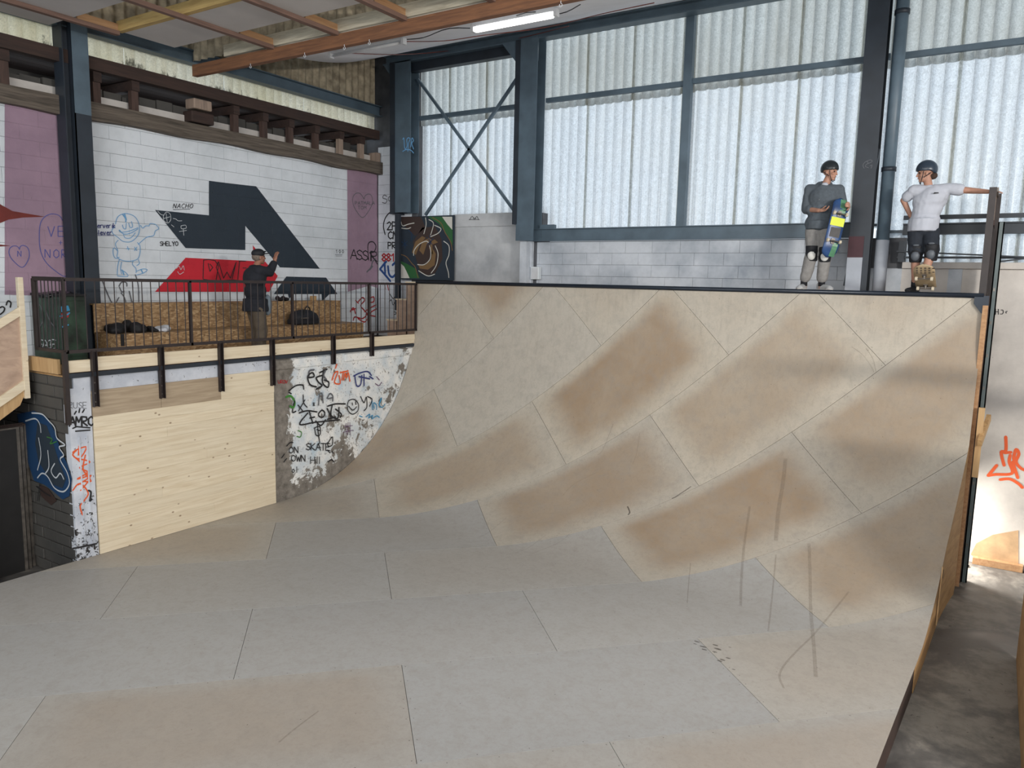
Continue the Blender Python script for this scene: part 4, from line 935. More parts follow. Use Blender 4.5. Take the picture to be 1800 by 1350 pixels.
# tags on the flaking face
o_ = .004
def G(lines, w_, m_, curve=True): strokes(pg, lines, w_, I[m_], dw, curve=curve, off=.012)
def GT(s, x, y, h, w_, m_, **k): strokes(pg, text_lines(s, x, y, h, **k), w_, I[m_], dw, curve=k.pop('c', False) if False else False, off=.012)
G([[(541, 664), (552, 662), (549, 655), (541, 662), (545, 676), (556, 680)], [(566, 660), (556, 664), (560, 672), (566, 678), (556, 684)], [(569, 650), (567, 672), (576, 681), (578, 672), (570, 668)], [(575, 649), (562, 655)]], 3.0, 'ink_ink')
G([[(543, 661), (544, 652), (552, 650)], [(572, 652), (569, 660), (574, 668)]], 3.4, 'ink_grey')
G([[(584, 668), (588, 656), (594, 654), (588, 672), (598, 674), (596, 660)], [(598, 655), (612, 652)], [(604, 653), (601, 668)], [(604, 668), (607, 656), (609, 664), (612, 655), (615, 670)], [(590, 647), (592, 640), (593, 635)]], 2.6, 'ink_orange')
G([[(622, 661), (632, 656), (646, 653), (653, 660)], [(624, 662), (627, 678), (634, 676), (636, 660)], [(640, 658), (640, 678)], [(650, 662), (656, 666)], [(631, 662), (650, 666)]], 2.6, 'ink_navy')
G([[(660, 674), (666, 678), (671, 672)], [(662, 662), (667, 668)]], 1.4, 'ink_purple')
GT('UROV', 489, 674, 6, 1.1, 'ink_red', adv=.7)
G([[(508, 687), (520, 678), (532, 677), (534, 684)], [(518, 704), (514, 724), (520, 723)], [(508, 690), (512, 692)]], 2.6, 'ink_ink')
G([[(524, 712), (532, 722)], [(533, 694), (534, 708), (540, 716)], [(525, 722), (536, 703)]], 2.0, 'ink_ink'); GT('*', 549, 715, 9, 1.2, 'ink_ink')
G([[(503, 698), (511, 696), (518, 706), (516, 716), (510, 714)]], 4.0, 'ink_green')
G([[(526, 726), (540, 722), (557, 724)], [(541, 726), (527, 746), (556, 742), (597, 738)], [(544, 724), (550, 744)], [(553, 733), (545, 735)], [(560, 727), (566, 721), (571, 726), (568, 733), (561, 732), (560, 727)], [(575, 718), (582, 733)], [(584, 712), (582, 730), (594, 735), (596, 716)],
   [(576, 714), (590, 710), (607, 710)], [(590, 719), (600, 728), (598, 734)], [(555, 740), (564, 748), (572, 738)], [(576, 737), (590, 733)]], 2.7, 'ink_ink')
G([[(560, 712), (562, 694), (566, 692), (568, 708)], [(575, 700), (580, 692), (585, 696), (585, 705)], [(577, 701), (584, 699)]], 2.6, 'ink_grey')
G([[(613, 704), (622, 702), (630, 710), (629, 722), (620, 728), (612, 722), (611, 711), (613, 704)], [(613, 714), (620, 721), (627, 715)], [(619, 708), (620, 712)], [(625, 706), (626, 711)]], 1.8, 'ink_ink')
G([[(634, 697), (640, 708), (644, 698), (645, 715), (640, 722)], [(646, 697), (654, 702), (650, 714)]], 2.0, 'ink_ink')
G([[(654, 704), (655, 720)], [(658, 718), (657, 708), (662, 712), (662, 720)], [(666, 712), (668, 704), (671, 700), (667, 712), (672, 716), (677, 710)], [(643, 733), (650, 728), (648, 735), (655, 730), (654, 736), (662, 731), (667, 734)], [(632, 731), (637, 733)]], 1.8, 'ink_teal')
G([[(608, 744), (609, 764)], [(615, 742), (616, 766)], [(605, 750), (620, 748)], [(603, 760), (621, 756)], [(612, 742), (611, 765)]], 1.1, 'ink_purple')
GT('ON', 508, 797, 11, 1.6, 'ink_ink', adv=.85, slope=-.05); GT('SKATE', 538, 791, 12, 1.7, 'ink_ink', adv=.72, slope=.02)
GT('OWN', 512, 811, 11, 1.7, 'ink_ink', adv=.8); GT('Hill', 546, 815, 12, 1.5, 'ink_ink', adv=.55); GT('ol', 513, 831, 11, 1.3, 'ink_ink', adv=.7)
G([[(553, 752), (562, 750), (563, 763), (556, 765), (553, 752)], [(557, 755), (562, 757)], [(560, 766), (562, 778), (558, 782)], [(576, 780), (584, 768), (584, 782), (577, 784), (576, 778)], [(558, 744), (560, 768)], [(504, 784), (510, 778), (515, 778)], [(576, 791), (580, 796)], [(584, 793), (586, 797)], [(576, 812), (583, 808), (587, 812)], [(495, 805), (500, 798)], [(499, 812), (504, 806)]], 2.0, 'ink_ink')
G([[(524, 757), (530, 760), (528, 768), (522, 767)]], 1.8, 'ink_green')
# pine cladding: narrow glued boards in courses, and two greyer boards above them
cl_ = thing('pine_cladding', 'pale knotty pine cladding on the deck wall beside the flat of the ramp', 'cladding', (X0, 6.4, 0))
rows = 13; hh = 1.77 / rows
for k in range(rows):
    cut = [5.04, 7.84]
    if k % 3 == 1: cut = [5.04, 6.3 + .5 * math.sin(k), 7.84]
    for a_, b_ in zip(cut[:-1], cut[1:]):
        MB().box((X0 - .014, a_ + .0008, .004 + k * hh), (X0 + .024 + rnd.uniform(0, .0012), b_ - .0008, (k + 1) * hh + .0028)).build('pine_board', M['pine'], cl_)
for a_, b_, m_ in ((5.04, 5.95, 'pine_grey'), (5.955, 6.88, 'pine_grey'), (6.885, 7.84, 'pine')):
    MB().box((X0 - .014, a_, 1.775), (X0 + .03, b_, 2.10 if m_ != 'pine' else 2.12)).build('pine_board', M[m_], cl_)
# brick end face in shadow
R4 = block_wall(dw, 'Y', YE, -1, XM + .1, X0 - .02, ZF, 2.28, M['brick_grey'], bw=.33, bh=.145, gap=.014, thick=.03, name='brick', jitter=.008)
pe = Plane('Y', YE, -1)
blob(pe, [(30, 728), (60, 722), (84, 735), (98, 762), (106, 790), (118, 815), (126, 842), (122, 872), (110, 878), (92, 862), (78, 852), (60, 845), (45, 800)], M['ink_bluep'], dw, off=.012)
blob(pe, [(66, 742), (82, 748), (92, 775), (104, 812), (116, 842), (110, 858), (94, 852), (80, 830), (68, 812), (62, 780)], M['black_paint'], dw, off=.015)
strokes(pe, [[(45, 740), (62, 736), (70, 746), (72, 760)], [(56, 726), (74, 728), (86, 740), (96, 752), (100, 770), (114, 782), (104, 786), (112, 800), (106, 808), (118, 830), (122, 850), (112, 864), (96, 858), (84, 838), (74, 832), (66, 840)], [(68, 770), (72, 800), (66, 826)], [(84, 792), (86, 820), (80, 832)], [(96, 815), (90, 828), (98, 840), (106, 832), (112, 842)]], 2.6, I['ink_chalk'], dw, off=.02)
strokes(pe, [[(82, 768), (92, 772), (88, 780), (100, 776)]], 1.6, I['ink_green'], dw, off=.02)
strokes(pe, [[(64, 855), (78, 866), (88, 872)], [(70, 850), (66, 880)]], 2.2, I['ink_ink'], dw, off=.02)
blob(pe, [(70, 852), (84, 858), (100, 880), (90, 888), (72, 872)], M['ink_brownp'], dw, off=.013)

# ------------------------------------------------------------------ viewing deck, fascia, railing
dk = thing('viewing_deck', 'viewing deck with pale pine fascia behind the steel railing', 'deck', (-10.4, 8.0, 2.1))
MB().box((XM, YE + .02, ZD - .02), (X0 - .03, YW - .02, ZD)).build('floor_plate', M['ply'], dk)
posts = [5.07, 5.96, 6.88, 7.80, 9.07, 10.0]
for a_, b_ in zip([YE + .0] + [p + .0 for p in posts], posts + [11.24]):
    MB().box((X0 - .02, a_ + .02, 2.345), (X0 + .03, b_ - .03, 2.49 if b_ < 5.1 else 2.515)).build('fascia_board', M['pine'], dk, bevel=.003)
MB().box((XE + .3, YE - .04, 2.32), (X0 - .12, YE, 2.50)).build('fascia_board', M['pine_right'], dk, bevel=.003)
MB().box((X0 - .02, YE, 2.28), (X0 + .045, 11.24, 2.335)).build('edge_angle', M['steel_dark'], dk)
xr = X0 + .04
rl = thing('steel_railing', 'dark brown steel railing with thin vertical bars along the deck edge', 'railing', (xr, 8, 2.5))
zt, zb = 3.46, 2.60
MB().box((xr - .02, YE, zt - .02), (xr + .02, 11.24, zt + .02)).build('top_rail', M['rail'], rl)
MB().box((xr - .02, YE, zb - .02), (xr + .02, 11.24, zb + .02)).build('bottom_rail', M['rail'], rl)
MB().box((xr - .68, YE - .02, zt - .025), (xr, YE + .02, zt + .025)).build('top_rail', M['rail'], rl)
MB().box((xr - .68, YE - .02, zb - .02), (xr, YE + .02, zb + .02)).build('bottom_rail', M['rail'], rl)
for y in (YE, 6.43, 8.22, 9.94, 11.22): MB().box((xr - .02, y - .016, zb - .02), (xr + .02, y + .016, zt)).build('post', M['rail'], rl)
MB().box((xr - .70, YE - .022, zb - .02), (xr - .65, YE + .022, zt)).build('post', M['rail'], rl)
bal = MB().tube([(0, 0, zb), (0, 0, zt - .02)], .007, 6, False).build('baluster', M['rail'], rl); me = bal.data; bpy.data.objects.remove(bal)
y = YE + .13
pos_b = []
while y < 11.18:
    if min(abs(y - q) for q in (YE, 6.43, 8.22, 9.94, 11.22)) > .05: pos_b.append((xr, y))
    y += .1215
pos_b += [(xr - .68 + .085 * k, YE) for k in range(1, 8)]
for (x, y) in pos_b:
    o = bpy.data.objects.new('baluster', me); COL.objects.link(o); o.parent = rl; o.location = Vector((x, y, zb)) - wl(rl); WL[o.name] = Vector((x, y, zb))
zlow = [1.9, 1.9, 1.89, 1.88, 2.11, 2.18]
for y, z in zip(posts, zlow):
    lg = MB().box((X0 + .03, y - .035, z), (X0 + .085, y - .030, zb)).box((X0 + .03, y - .035, z), (X0 + .036, y + .03, zb)).box((X0 + .03, y + .025, z), (X0 + .085, y + .03, zb)).build('bracket_leg', M['rail'], rl)
    for q in (.06, .17, .3):
        if z < 2: MB().tube([(X0 + .036, y, z + q), (X0 + .046, y, z + q)], .010, 8).build('bolt', M['metal_edge'], lg)
MB().box((xr - .03, YE - .05, 1.72), (xr + .02, YE - .0, zb)).build('bracket_leg', M['rail'], rl)

# stair parapet at the left edge
sp = thing('stair_parapet', 'sloping plywood stair side with pine trim at the left edge', 'stair side', (-10.05, 4.2, 1.5))
xs = -10.08; y1_, y0_ = 4.66, 2.4; sl = (.2 / .33) * 1.0
def q_(y, z): return (xs, y, z)
top1 = 3.12; slope_ = .62
MB().prism([q_(y1_ - .05, top1 - .06), q_(y0_, top1 - .06 - slope_ * (y1_ - .05 - y0_)), q_(y0_, top1 - .93 - slope_ * (y1_ - .05 - y0_)), q_(y1_ - .05, top1 - .93)], (-.02, 0, 0)).build('plywood_panel', M['ply_pink'], sp)
MB().prism([q_(y1_, top1 + .02), q_(y0_, top1 + .02 - slope_ * (y1_ - y0_)), q_(y0_, top1 - .09 - slope_ * (y1_ - y0_)), q_(y1_, top1 - .09)], (.03, 0, 0)).build('trim_board', M['pine'], sp)
MB().prism([q_(y1_, top1 - .88), q_(y0_, top1 - .88 - slope_ * (y1_ - y0_)), q_(y0_, top1 - 1.0 - slope_ * (y1_ - y0_)), q_(y1_, top1 - 1.0)], (.03, 0, 0)).build('trim_board', M['pine'], sp)
MB().prism([q_(y1_, top1 - 1.0), q_(y0_, top1 - 1.0 - slope_ * (y1_ - y0_)), q_(y0_, top1 - 1.25 - slope_ * (y1_ - y0_)), q_(y1_ - .1, top1 - 1.22)], (-.05, 0, 0)).build('stair_string', M['pine_right'], sp)
MB().box((xs - .03, y1_ - .05, 1.98), (xs + .035, y1_ + .01, 3.47)).build('corner_post', M['pine'], sp, bevel=.003)
for k in range(9):
    yy = y1_ - .1 - k * .27; zz = ZD - .19 - (k + 0) * .167
    MB().box((XM + .02, yy - .30, zz), (xs - .03, yy, zz + .035)).build('tread', M['ply'], sp)
    MB().box((XM + .02, yy - .02, zz), (xs - .03, yy, zz + .19)).build('riser', M['ply'], sp)
MB().prism([(XM + .02, y1_ - .05, ZD - .25), (XM + .02, y0_, ZD - .25 - slope_ * (y1_ - y0_)), (XM + .02, y0_, ZD - .32 - slope_ * (y1_ - y0_)), (XM + .02, y1_ - .05, ZD - .32)], (1.25, 0, 0)).build('soffit_board', M['timber_dark'], sp)

# stacked panels in the dark below
for i, (dx, lab) in enumerate(((0, 'frontmost of the tall dark panels stacked under the stair'), (.06, 'second of the tall dark panels stacked under the stair'), (.12, 'third of the tall dark panels stacked under the stair'),
                               (.19, 'rear dark brown panel of the stack under the stair'))):
    t = thing('stacked_panel', lab, 'panel', (-10.4 - dx, 3.7, ZF), 'tall panels leaning under the stair')
    xx = -10.30 - i * .045; yy0 = 2.3; yy1 = PX(41.5 + 6.8 * i, 870, xx).y; ym_ = PX(36 + 6.8 * i, 870, xx).y; zt_ = PX(40 + 6.8 * i, 752 - i * 3, xx).z
    MB().box((xx - .035, yy0, ZF), (xx - .008, yy1, zt_)).build('sheet', M['dark_panel'], t)
    MB().box((xx - .038, ym_, ZF), (xx, yy1, zt_)).build('metal_edge', M['metal_edge'] if i < 3 else M['timber_dark'], t)
    MB().box((xx - .038, yy0, zt_), (xx, yy1, zt_ + .02)).build('metal_edge', M['metal_edge'] if i == 0 else M['timber_dark'], t)
for i, (yy, lab) in enumerate(((3.75, 'low reddish brown board leaning left of the tall panels'), (3.85, 'low brown board leaning behind the reddish one'))):
    o = MB().box((-10.24 + i * .04, 2.4, ZF), (-10.22 + i * .04, yy + .25 + i * .1, .82 + i * .1)).build('leaning_board', M['timber_post'] if i == 0 else M['timber_dark']); tag(o, lab, 'board')

# green scrawled cabinet behind the railing corner
t = thing('green_cabinet', 'dark green graffitied cabinet behind the corner of the railing', 'cabinet', (-10.75, 5.25, ZD))
cy0 = 5.35; cx0 = PY(57, 560, cy0).x; cx1 = PY(106, 560, cy0).x; cy1 = PX(152, 560, cx1).y; print('cab', cx0, cx1, cy1, ygap1, ygap2, q1.y, q2.y)
MB().box((cx0, cy0, ZD), (cx1, cy1, 3.22)).build('carcass', M['cab_green'], t, bevel=.01)
MB().box((cx1, cy0 + .02, ZD + .06), (cx1 + .02, cy1 - .02, 3.16)).build('door', M['cab_green'], t, bevel=.006)
MB().box((cx0 - .0, cy0 - .01, 3.22), (cx1 + .01, cy1 + .01, 3.25)).build('top', M['black'], t)
pk = Plane('X', cx1 + .02, 1); pk2 = Plane('Y', cy0, -1)
blob(pk, [(105, 539), (120, 537), (123, 546), (106, 549)], M['ink_teal'], t, 'painted_patch')
blob(pk, [(106, 551), (122, 549), (120, 558), (106, 560)], M['ink_red'], t, 'painted_patch', .005)
strokes(pk, [[(106, 556), (118, 553), (122, 550)], [(108, 575), (120, 571)]], 2.6, I['ink_teal'], t, off=.008)
strokes(pk2, text_lines('EAGE', 67, 612, 14, adv=.55), 1.8, I['ink_chalk'], t, off=.006)
strokes(pk2, [[(62, 545), (70, 536), (76, 560), (68, 578)], [(80, 540), (86, 560), (96, 575)]], 2.2, I['ink_grey'], t, off=.006)
# benches
bn = thing('osb_bench', 'two tier strand board bench along the foot of the mural wall', 'bench', (-10.9, 8.5, ZD))
yl0, yl1, yu1 = 6.03, 11.0, 10.93
MB().box((-10.47, yl0, ZD), (-10.45, yl1, 2.675)).build('lower_front', M['osb'], bn)
MB().box((-11.02, yl0, 2.665), (-10.44, yl1, 2.685)).build('lower_seat', M['osb'], bn)
MB().box((-11.02, yl0, 2.685), (-11.0, yu1, 3.08)).build('upper_front', M['osb'], bn)
MB().box((XM + .01, yl0, 3.08), (-10.99, yu1, 3.10)).build('upper_seat', M['osb'], bn)
MB().box((XM + .01, yl1 - .02, ZD), (-10.47, yl1, 2.665)).box((XM + .01, yu1 - .02, 2.685), (-11.02, yu1, 3.08)).build('end_panel', M['osb'], bn)
MB().box((-11.0, yl0, ZD), (-10.47, yl0 + .02, 2.665)).build('end_panel', M['osb'], bn)
# small pine steps at the ramp end of the deck
st_ = thing('wooden_steps', 'small pale wooden steps from the deck up to the ramp platform', 'steps', (-10, 12, ZD))
for k, (pxa, pxb, pyt) in enumerate(((681, 698, 563), (697, 716, 527), (714, 731, 497))):
    a_ = PY(pxa, pyt, 11.75); b_ = PY(pxb, pyt, 11.75)
    MB().box((a_.x, 11.75, ZD), (b_.x, 11.78, a_.z)).build('riser_board', M['ply_pink'], st_)
    MB().box((a_.x - .02, 11.74, a_.z), (b_.x, 12.3, a_.z + .025)).build('tread', M['pine'], st_)
# ------------------------------------------------------------------ the ramp
RR, YR, ZC = 3.2, 8.1, 3.50
S_TOP = RR * math.pi / 2 + (ZC - .02 - RR)
S_MIN = -7.3
def prof(s, off=0.0):
    if s < 0: return YR + s, 0.0 + off
    a = s / RR
    if a < math.pi / 2: return YR + RR * math.sin(a) - off * math.sin(a), RR - RR * math.cos(a) + off * math.cos(a)
    return YR + RR - off, RR + s - RR * math.pi / 2
def xr_(s):   # right edge of the riding surface
    return float(np.interp(s, [-7.3, -2.2, .2, 2.0, 3.4, 5.4], [-.52, -.46, -.33, -.25, -.145, -.14]))
rm = thing('skate_ramp', 'big pale wooden skate ramp with flat bottom and tall curved wall', 'ramp', (-4.7, 8.0, ZF))
B0, DB, DA = -.53, 1.488, 2.98
GAP = .0045
def inv(a, b): return ((a - b) / 2 ** .5, (a + b) / 2 ** .5)      # (u, s)
def subdivide(poly, xs_, key):
    out = [poly]
    for x in xs_:
        nx = []
        for p in out:
            lo = clip_half(p, (lambda q: x - q[0]) if key == 0 else (lambda q: x - q[1])); hi = clip_half(p, (lambda q: q[0] - x) if key == 0 else (lambda q: q[1] - x))
            nx += [r for r in (lo, hi) if len(r) >= 3]
        out = nx
    return out
TONE = {}   # (row, start of the sheet along a, rounded) -> browning, warmth, dirt
def tone(k, a0):
    b = B0 + (k + .5) * DB; a = a0 + DA / 2; u, s = inv(a, b); q = rnd.random()
    T = {(0, -8): (.38, .3, .75), (0, -5): (.0, .0, .25), (0, -2): (.2, .35, .3), (1, -7): (.04, .05, .25), (1, -4): (.05, .1, .1), (1, -1): (.75, .7, .3), (1, -10): (.0, .05, .2),
         (2, -8): (.05, .15, .15), (2, -5): (.12, .25, .25), (2, -2): (.98, .8, .3), (2, 1): (.8, .9, .35), (3, -7): (.1, .15, .2), (3, -4): (.85, .8, .3), (3, -1): (.7, .95, .1), (3, 2): (.35, .9, .1),
         (4, -5): (.65, .9, .2), (4, -2): (1.0, 1, .1), (4, 1): (.15, .9, .05), (4, -8): (.3, .6, .3), (5, -7): (.75, .9, .3), (5, -4): (.06, .75, .0), (5, -1): (.2, .9, .0),
         (6, -5): (.12, .8, .05), (6, -2): (.85, .9, .2), (7, -4): (.5, .9, .1), (-1, -7): (.15, .15, .35), (-1, -4): (.35, .2, .35), (-1, -1): (.1, .05, .2)}
    return T.get((k, round(a0)), (.06, .12, .2) if k < 3 else (.15 + .3 * q, .5, .2))
cells = 0
for k in range(-6, 9):
    base = -5.22 if k % 2 == 0 else -3.72
    for n in range(-5, 6):
        a0 = base + n * DA; b0 = B0 + k * DB
        poly = [inv(a, b) for a, b in ((a0 + GAP / 2, b0 + GAP / 2), (a0 + DA - GAP / 2, b0 + GAP / 2), (a0 + DA - GAP / 2, b0 + DB - GAP / 2), (a0 + GAP / 2, b0 + DB - GAP / 2))]
        poly = clip_half(poly, lambda p: p[1] - S_MIN); 
        if len(poly) >= 3: poly = clip_half(poly, lambda p: S_TOP - p[1])
        if len(poly) >= 3: poly = clip_half(poly, lambda p: p[0] - (X0 + .004))
        if len(poly) < 3: continue
        smin_, smax_ = min(p[1] for p in poly), max(p[1] for p in poly)
        cuts = [-5, -2.2, -1, .0] + [.11 * i for i in range(1, 49)]
        pieces = subdivide(poly, [c for c in cuts if smin_ < c < smax_], 1)
        fin = []
        for p in pieces:
            sm = min(q[1] for q in p); sx_ = max(q[1] for q in p)
            x_a, x_b = xr_(sm), xr_(sx_)
            p = clip_half(p, lambda q: (x_a + (x_b - x_a) * ((q[1] - sm) / max(sx_ - sm, 1e-6))) - q[0])
            if len(p) >= 3: fin.append(p)
        if not fin: continue
        bm = bmesh.new(); uvl = bm.loops.layers.uv.new('UVMap'); C0 = None
        for p in fin:
            vs = []
            for (u, s) in p:
                y, z = prof(s); vs.append(bm.verts.new((u, y, z)))
            try: f = bm.faces.new(vs)
            except ValueError: continue
            for lp, (u, s) in zip(f.loops, p):
                lp[uvl].uv = ((u + s) / 2 ** .5 - a0, (s - u) / 2 ** .5 - b0)
        bmesh.ops.remove_doubles(bm, verts=bm.verts[:], dist=.0004)
        if not bm.faces: bm.free(); continue
        co = np.array([v.co[:] for v in bm.verts]); o0 = Vector(((co[:, 0].min() + co[:, 0].max()) / 2, (co[:, 1].min() + co[:, 1].max()) / 2, co[:, 2].min()))
        for v in bm.verts: v.co -= o0
        for f in bm.faces: f.normal_update()
        if sum(f.normal.z - f.normal.y for f in bm.faces) < 0: bmesh.ops.reverse_faces(bm, faces=bm.faces[:])
        me = bpy.data.meshes.new('ramp_sheet'); bm.to_mesh(me); bm.free(); me.shade_smooth(); me.materials.append(M['ramp'])
        o = link('ramp_sheet', me, o0, rm); md = o.modifiers.new('thick', 'SOLIDIFY'); md.thickness = .012; md.offset = -1; es = o.modifiers.new('edges', 'EDGE_SPLIT'); es.split_angle = math.radians(35)
        a_, b_, c_ = tone(k, a0); o.color = (a_, b_, c_, 1); cells += 1
# ply underlay beneath the sheets
vs = []; S_ = [-7.3, -5, -2.2, -1, 0] + [i * .11 for i in range(1, 49)]
for s in S_:
    y, z = prof(s, -.016); vs += [(X0 + .004, y, z), (xr_(s) - .006, y, z)]
o = MB().add(vs, [(2 * i, 2 * i + 1, 2 * i + 3, 2 * i + 2) for i in range(len(S_) - 1)]).build('underlay', M['timber_dark'], rm)
# screws along every sheet edge
mb = MB()
def screw(u, s):
    if not (X0 + .03 < u < xr_(s) - .03 and -4.8 < s < S_TOP - .03): return
    y, z = prof(s, .0008); y2, z2 = prof(s + .01, .0008); t_ = Vector((0, y2 - y, z2 - z)).normalized(); c = Vector((u, y, z)); r_ = .0055
    mb.add([c + Vector((1, 0, 0)) * r_ * math.cos(q) + t_ * r_ * math.sin(q) for q in [j * math.pi / 3 for j in range(6)]], [tuple(range(6))])
for k in range(-4, 9):
    base = -5.22 if k % 2 == 0 else -3.72
    for n in range(-5, 6):
        a0 = base + n * DA; b0 = B0 + k * DB
        for i in range(8):
            aa = a0 + .035 + i * (DA - .07) / 7
            for bb in (b0 + .035, b0 + DB / 2, b0 + DB - .035): screw(*inv(aa + rnd.uniform(-.02, .02), bb + rnd.uniform(-.01, .01)))
        for i in range(1, 5):
            for aa in (a0 + .03, a0 + DA - .03): screw(*inv(aa, b0 + i * DB / 5))
o = mb.build('screw_head', M['scuff_dark'], rm); o['kind'] = 'stuff'
# wheel and shoe scuffs
def on_ramp(x, y, lift=.0012):
    d = ray(x, y)
    if d[2] < 0:
        P = CAM + (-CAM[2] / d[2]) * d
        if P[1] <= YR: return Vector((P[0], P[1], lift))
    lo, hi = 0.0, S_TOP; best = None
    for s in np.linspace(0, S_TOP, 900):
        yy, zz = prof(s, lift); t = yy / d[1]; e = abs(CAM[2] + t * d[2] - zz)
        if best is None or e < best[0]: best = (e, Vector((CAM[0] + t * d[0], yy, zz)))
    return best[1]
def scuff(pts, w, mat='scuff'):
    mb = MB(); P = [on_ramp(*q) for q in smooth_pts(pts, 4)]
    for i in range(len(P) - 1):
        a, b = P[i], P[i + 1]; d = (b - a)
        if d.length < 1e-5: continue
        yy = (a.y + b.y) / 2; ang = math.asin(max(0, min(1, (yy - YR) / RR))) if yy > YR else 0
        nr = Vector((0, -math.sin(ang), math.cos(ang))); s = nr.cross(d.normalized()) * w / 2
        mb.add([a - s, b - s, b + s, a + s], [(0, 1, 2, 3)])
    mb.build('scuff_mark', M[mat], rm)
for pts, w_, m_ in (([(1381, 806), (1376, 850), (1368, 900), (1364, 950)], .05, 'scuff'), ([(1364, 975), (1360, 1020), (1354, 1080), (1350, 1110)], .018, 'scuff'), ([(1422, 955), (1424, 1010), (1425, 1070), (1430, 1130), (1434, 1190)], .035, 'scuff'),
                  ([(1492, 1040), (1460, 1080), (1428, 1118), (1400, 1145), (1378, 1170), (1370, 1190), (1378, 1210)], .02, 'scuff'), ([(1318, 890), (1308, 960), (1303, 1020), (1302, 1065)], .03, 'scuff'), ([(1214, 990), (1211, 1020), (1208, 1060)], .012, 'scuff'),
                  ([(1522, 612), (1534, 630), (1540, 655)], .012, 'scuff'), ([(1497, 610), (1515, 622), (1532, 645), (1536, 655)], .01, 'scuff'), ([(1215, 855), (1190, 872), (1181, 876)], .015, 'scuff_dark'), ([(1103, 890), (1107, 900), (1104, 905)], .02, 'scuff_dark'),
                  ([(1125, 760), (1118, 800), (1112, 815)], .008, 'scuff'), ([(1005, 935), (980, 955), (930, 975)], .008, 'scuff'), ([(960, 940), (925, 965), (890, 975)], .008, 'scuff'), ([(890, 910), (860, 935), (840, 945)], .008, 'scuff'),
                  ([(1078, 745), (1060, 790), (1050, 800)], .01, 'scuff'), ([(815, 858), (790, 880), (770, 890)], .008, 'scuff'), ([(560, 1250), (520, 1280), (490, 1305)], .016, 'scuff'), ([(1050, 830), (1010, 850), (990, 870)], .008, 'scuff')):
    scuff(pts, w_, m_)
mb = MB()
for (x, y, r_) in ((1225, 1128, .03), (1236, 1137, .035), (1222, 1132, .02), (1238, 1142, .03), (1257, 1134, .03), (1262, 1141, .04), (1256, 1146, .025), (1270, 1160, .03), (1280, 1157, .025), (1265, 1162, .03), (1283, 1138, .015), (1290, 1177, .018), (1229, 1120, .01)):
    c = on_ramp(x, y); mb.add([c + Vector((r_ * (.8 + .4 * rnd.random()) * math.cos(q), .45 * r_ * math.sin(q), 0)) for q in [j * math.pi / 4 for j in range(8)]], [tuple(range(8))])
mb.build('footprint_smudge', M['scuff_dark'], rm)
# coping, metal edge, platform
MB().tube([(X0, YR + RR - .012, ZC), (-.16, YR + RR - .012, ZC)], .032, 14).build('coping', M['coping'], rm, smooth=True)
MB().box((X0, YR + RR + .0, ZC - .03), (-.16, YR + RR + .10, ZC + .028)).build('coping_angle', M['coping'], rm)
MB().box((X0 + .02, YR + RR + .10, ZC - .01), (-.16, YW - .12, ZC + .018)).build('platform_deck', M['ply_pink'], rm)
MB().box((X0, YR + RR + .02, 0), (X0 + .05, YR + RR + .07, ZC - .04)).build('side_frame', M['pine_right'], rm)
# side template under the curve, right hand side, with its studs
S_ = [-.2] + [i * .11 for i in range(1, 49)]
vs = []
for s in S_:
    y, z = prof(s, -.014); x = xr_(s) - .012; vs += [(x, y, max(z, ZF + .02)), (x, y, ZF)]
vs += [(xr_(5.2) - .012, YR + RR + .10, ZC - .1), (xr_(5.2) - .012, YR + RR + .10, ZF)]
o = MB().add(vs, [(2 * i, 2 * i + 1, 2 * i + 3, 2 * i + 2) for i in range(len(S_))]).build('side_template', M['ply'], rm)
m_ = o.modifiers.new('thick', 'SOLIDIFY'); m_.thickness = .018; m_.offset = 0
MB().prism([(xr_(s) - .01, *prof(s, -.013)) for s in (-7.3, -5, -2.2, .0)] + [(xr_(s) - .01, prof(s)[0], ZF) for s in (.0, -2.2, -5, -7.3)], (-.03, 0, 0)).build('floor_joist_edge', M['timber_dark'], rm)
for y_, z_ in ((9.9, .22), (10.5, .9), (10.5, .25), (11.0, .6)):
    x_ = float(np.interp(y_, [8.3, 10, 11.1], [-.33, -.25, -.145])); MB().box((x_ - .004, y_, z_), (x_ + .001, y_ + .03, z_ + .10)).build('slot', M['black'], rm)
x_ = -.27; MB().bar((-.262, 9.5, -.2), (-.262, 9.62, .45), .01, .05).build('template_joint_strip', M['pine_right'], rm)
MB().box((-.16, 11.24, ZF), (-.10, 11.33, ZC - .12)).build('corner_stud', M['timber_orange'], rm)
a_ = PY(1716, 838, 11.22); b_ = PY(1727, 716, 11.22)
MB().box((a_.x - .05, 11.16, a_.z), (a_.x + .02, 11.19, b_.z)).build('cleat', M['pine_right'], rm)
a_ = PY(1722, 778, 11.1); b_ = PY(1735, 734, 11.5)
MB().bar((a_.x, 11.05, a_.z), (b_.x + .02, 11.55, b_.z), .05, .09).build('cleat', M['pine_right'], rm)
MB().prism([(-.26, 11.26, ZC - .10), (-.26, 11.26, ZC + .0), (-.10, 11.26, ZC + .0), (-.10, 11.26, ZC - .22), (-.17, 11.26, ZC - .22)], (0, .12, 0)).build('corner_plate', M['coping'], rm)

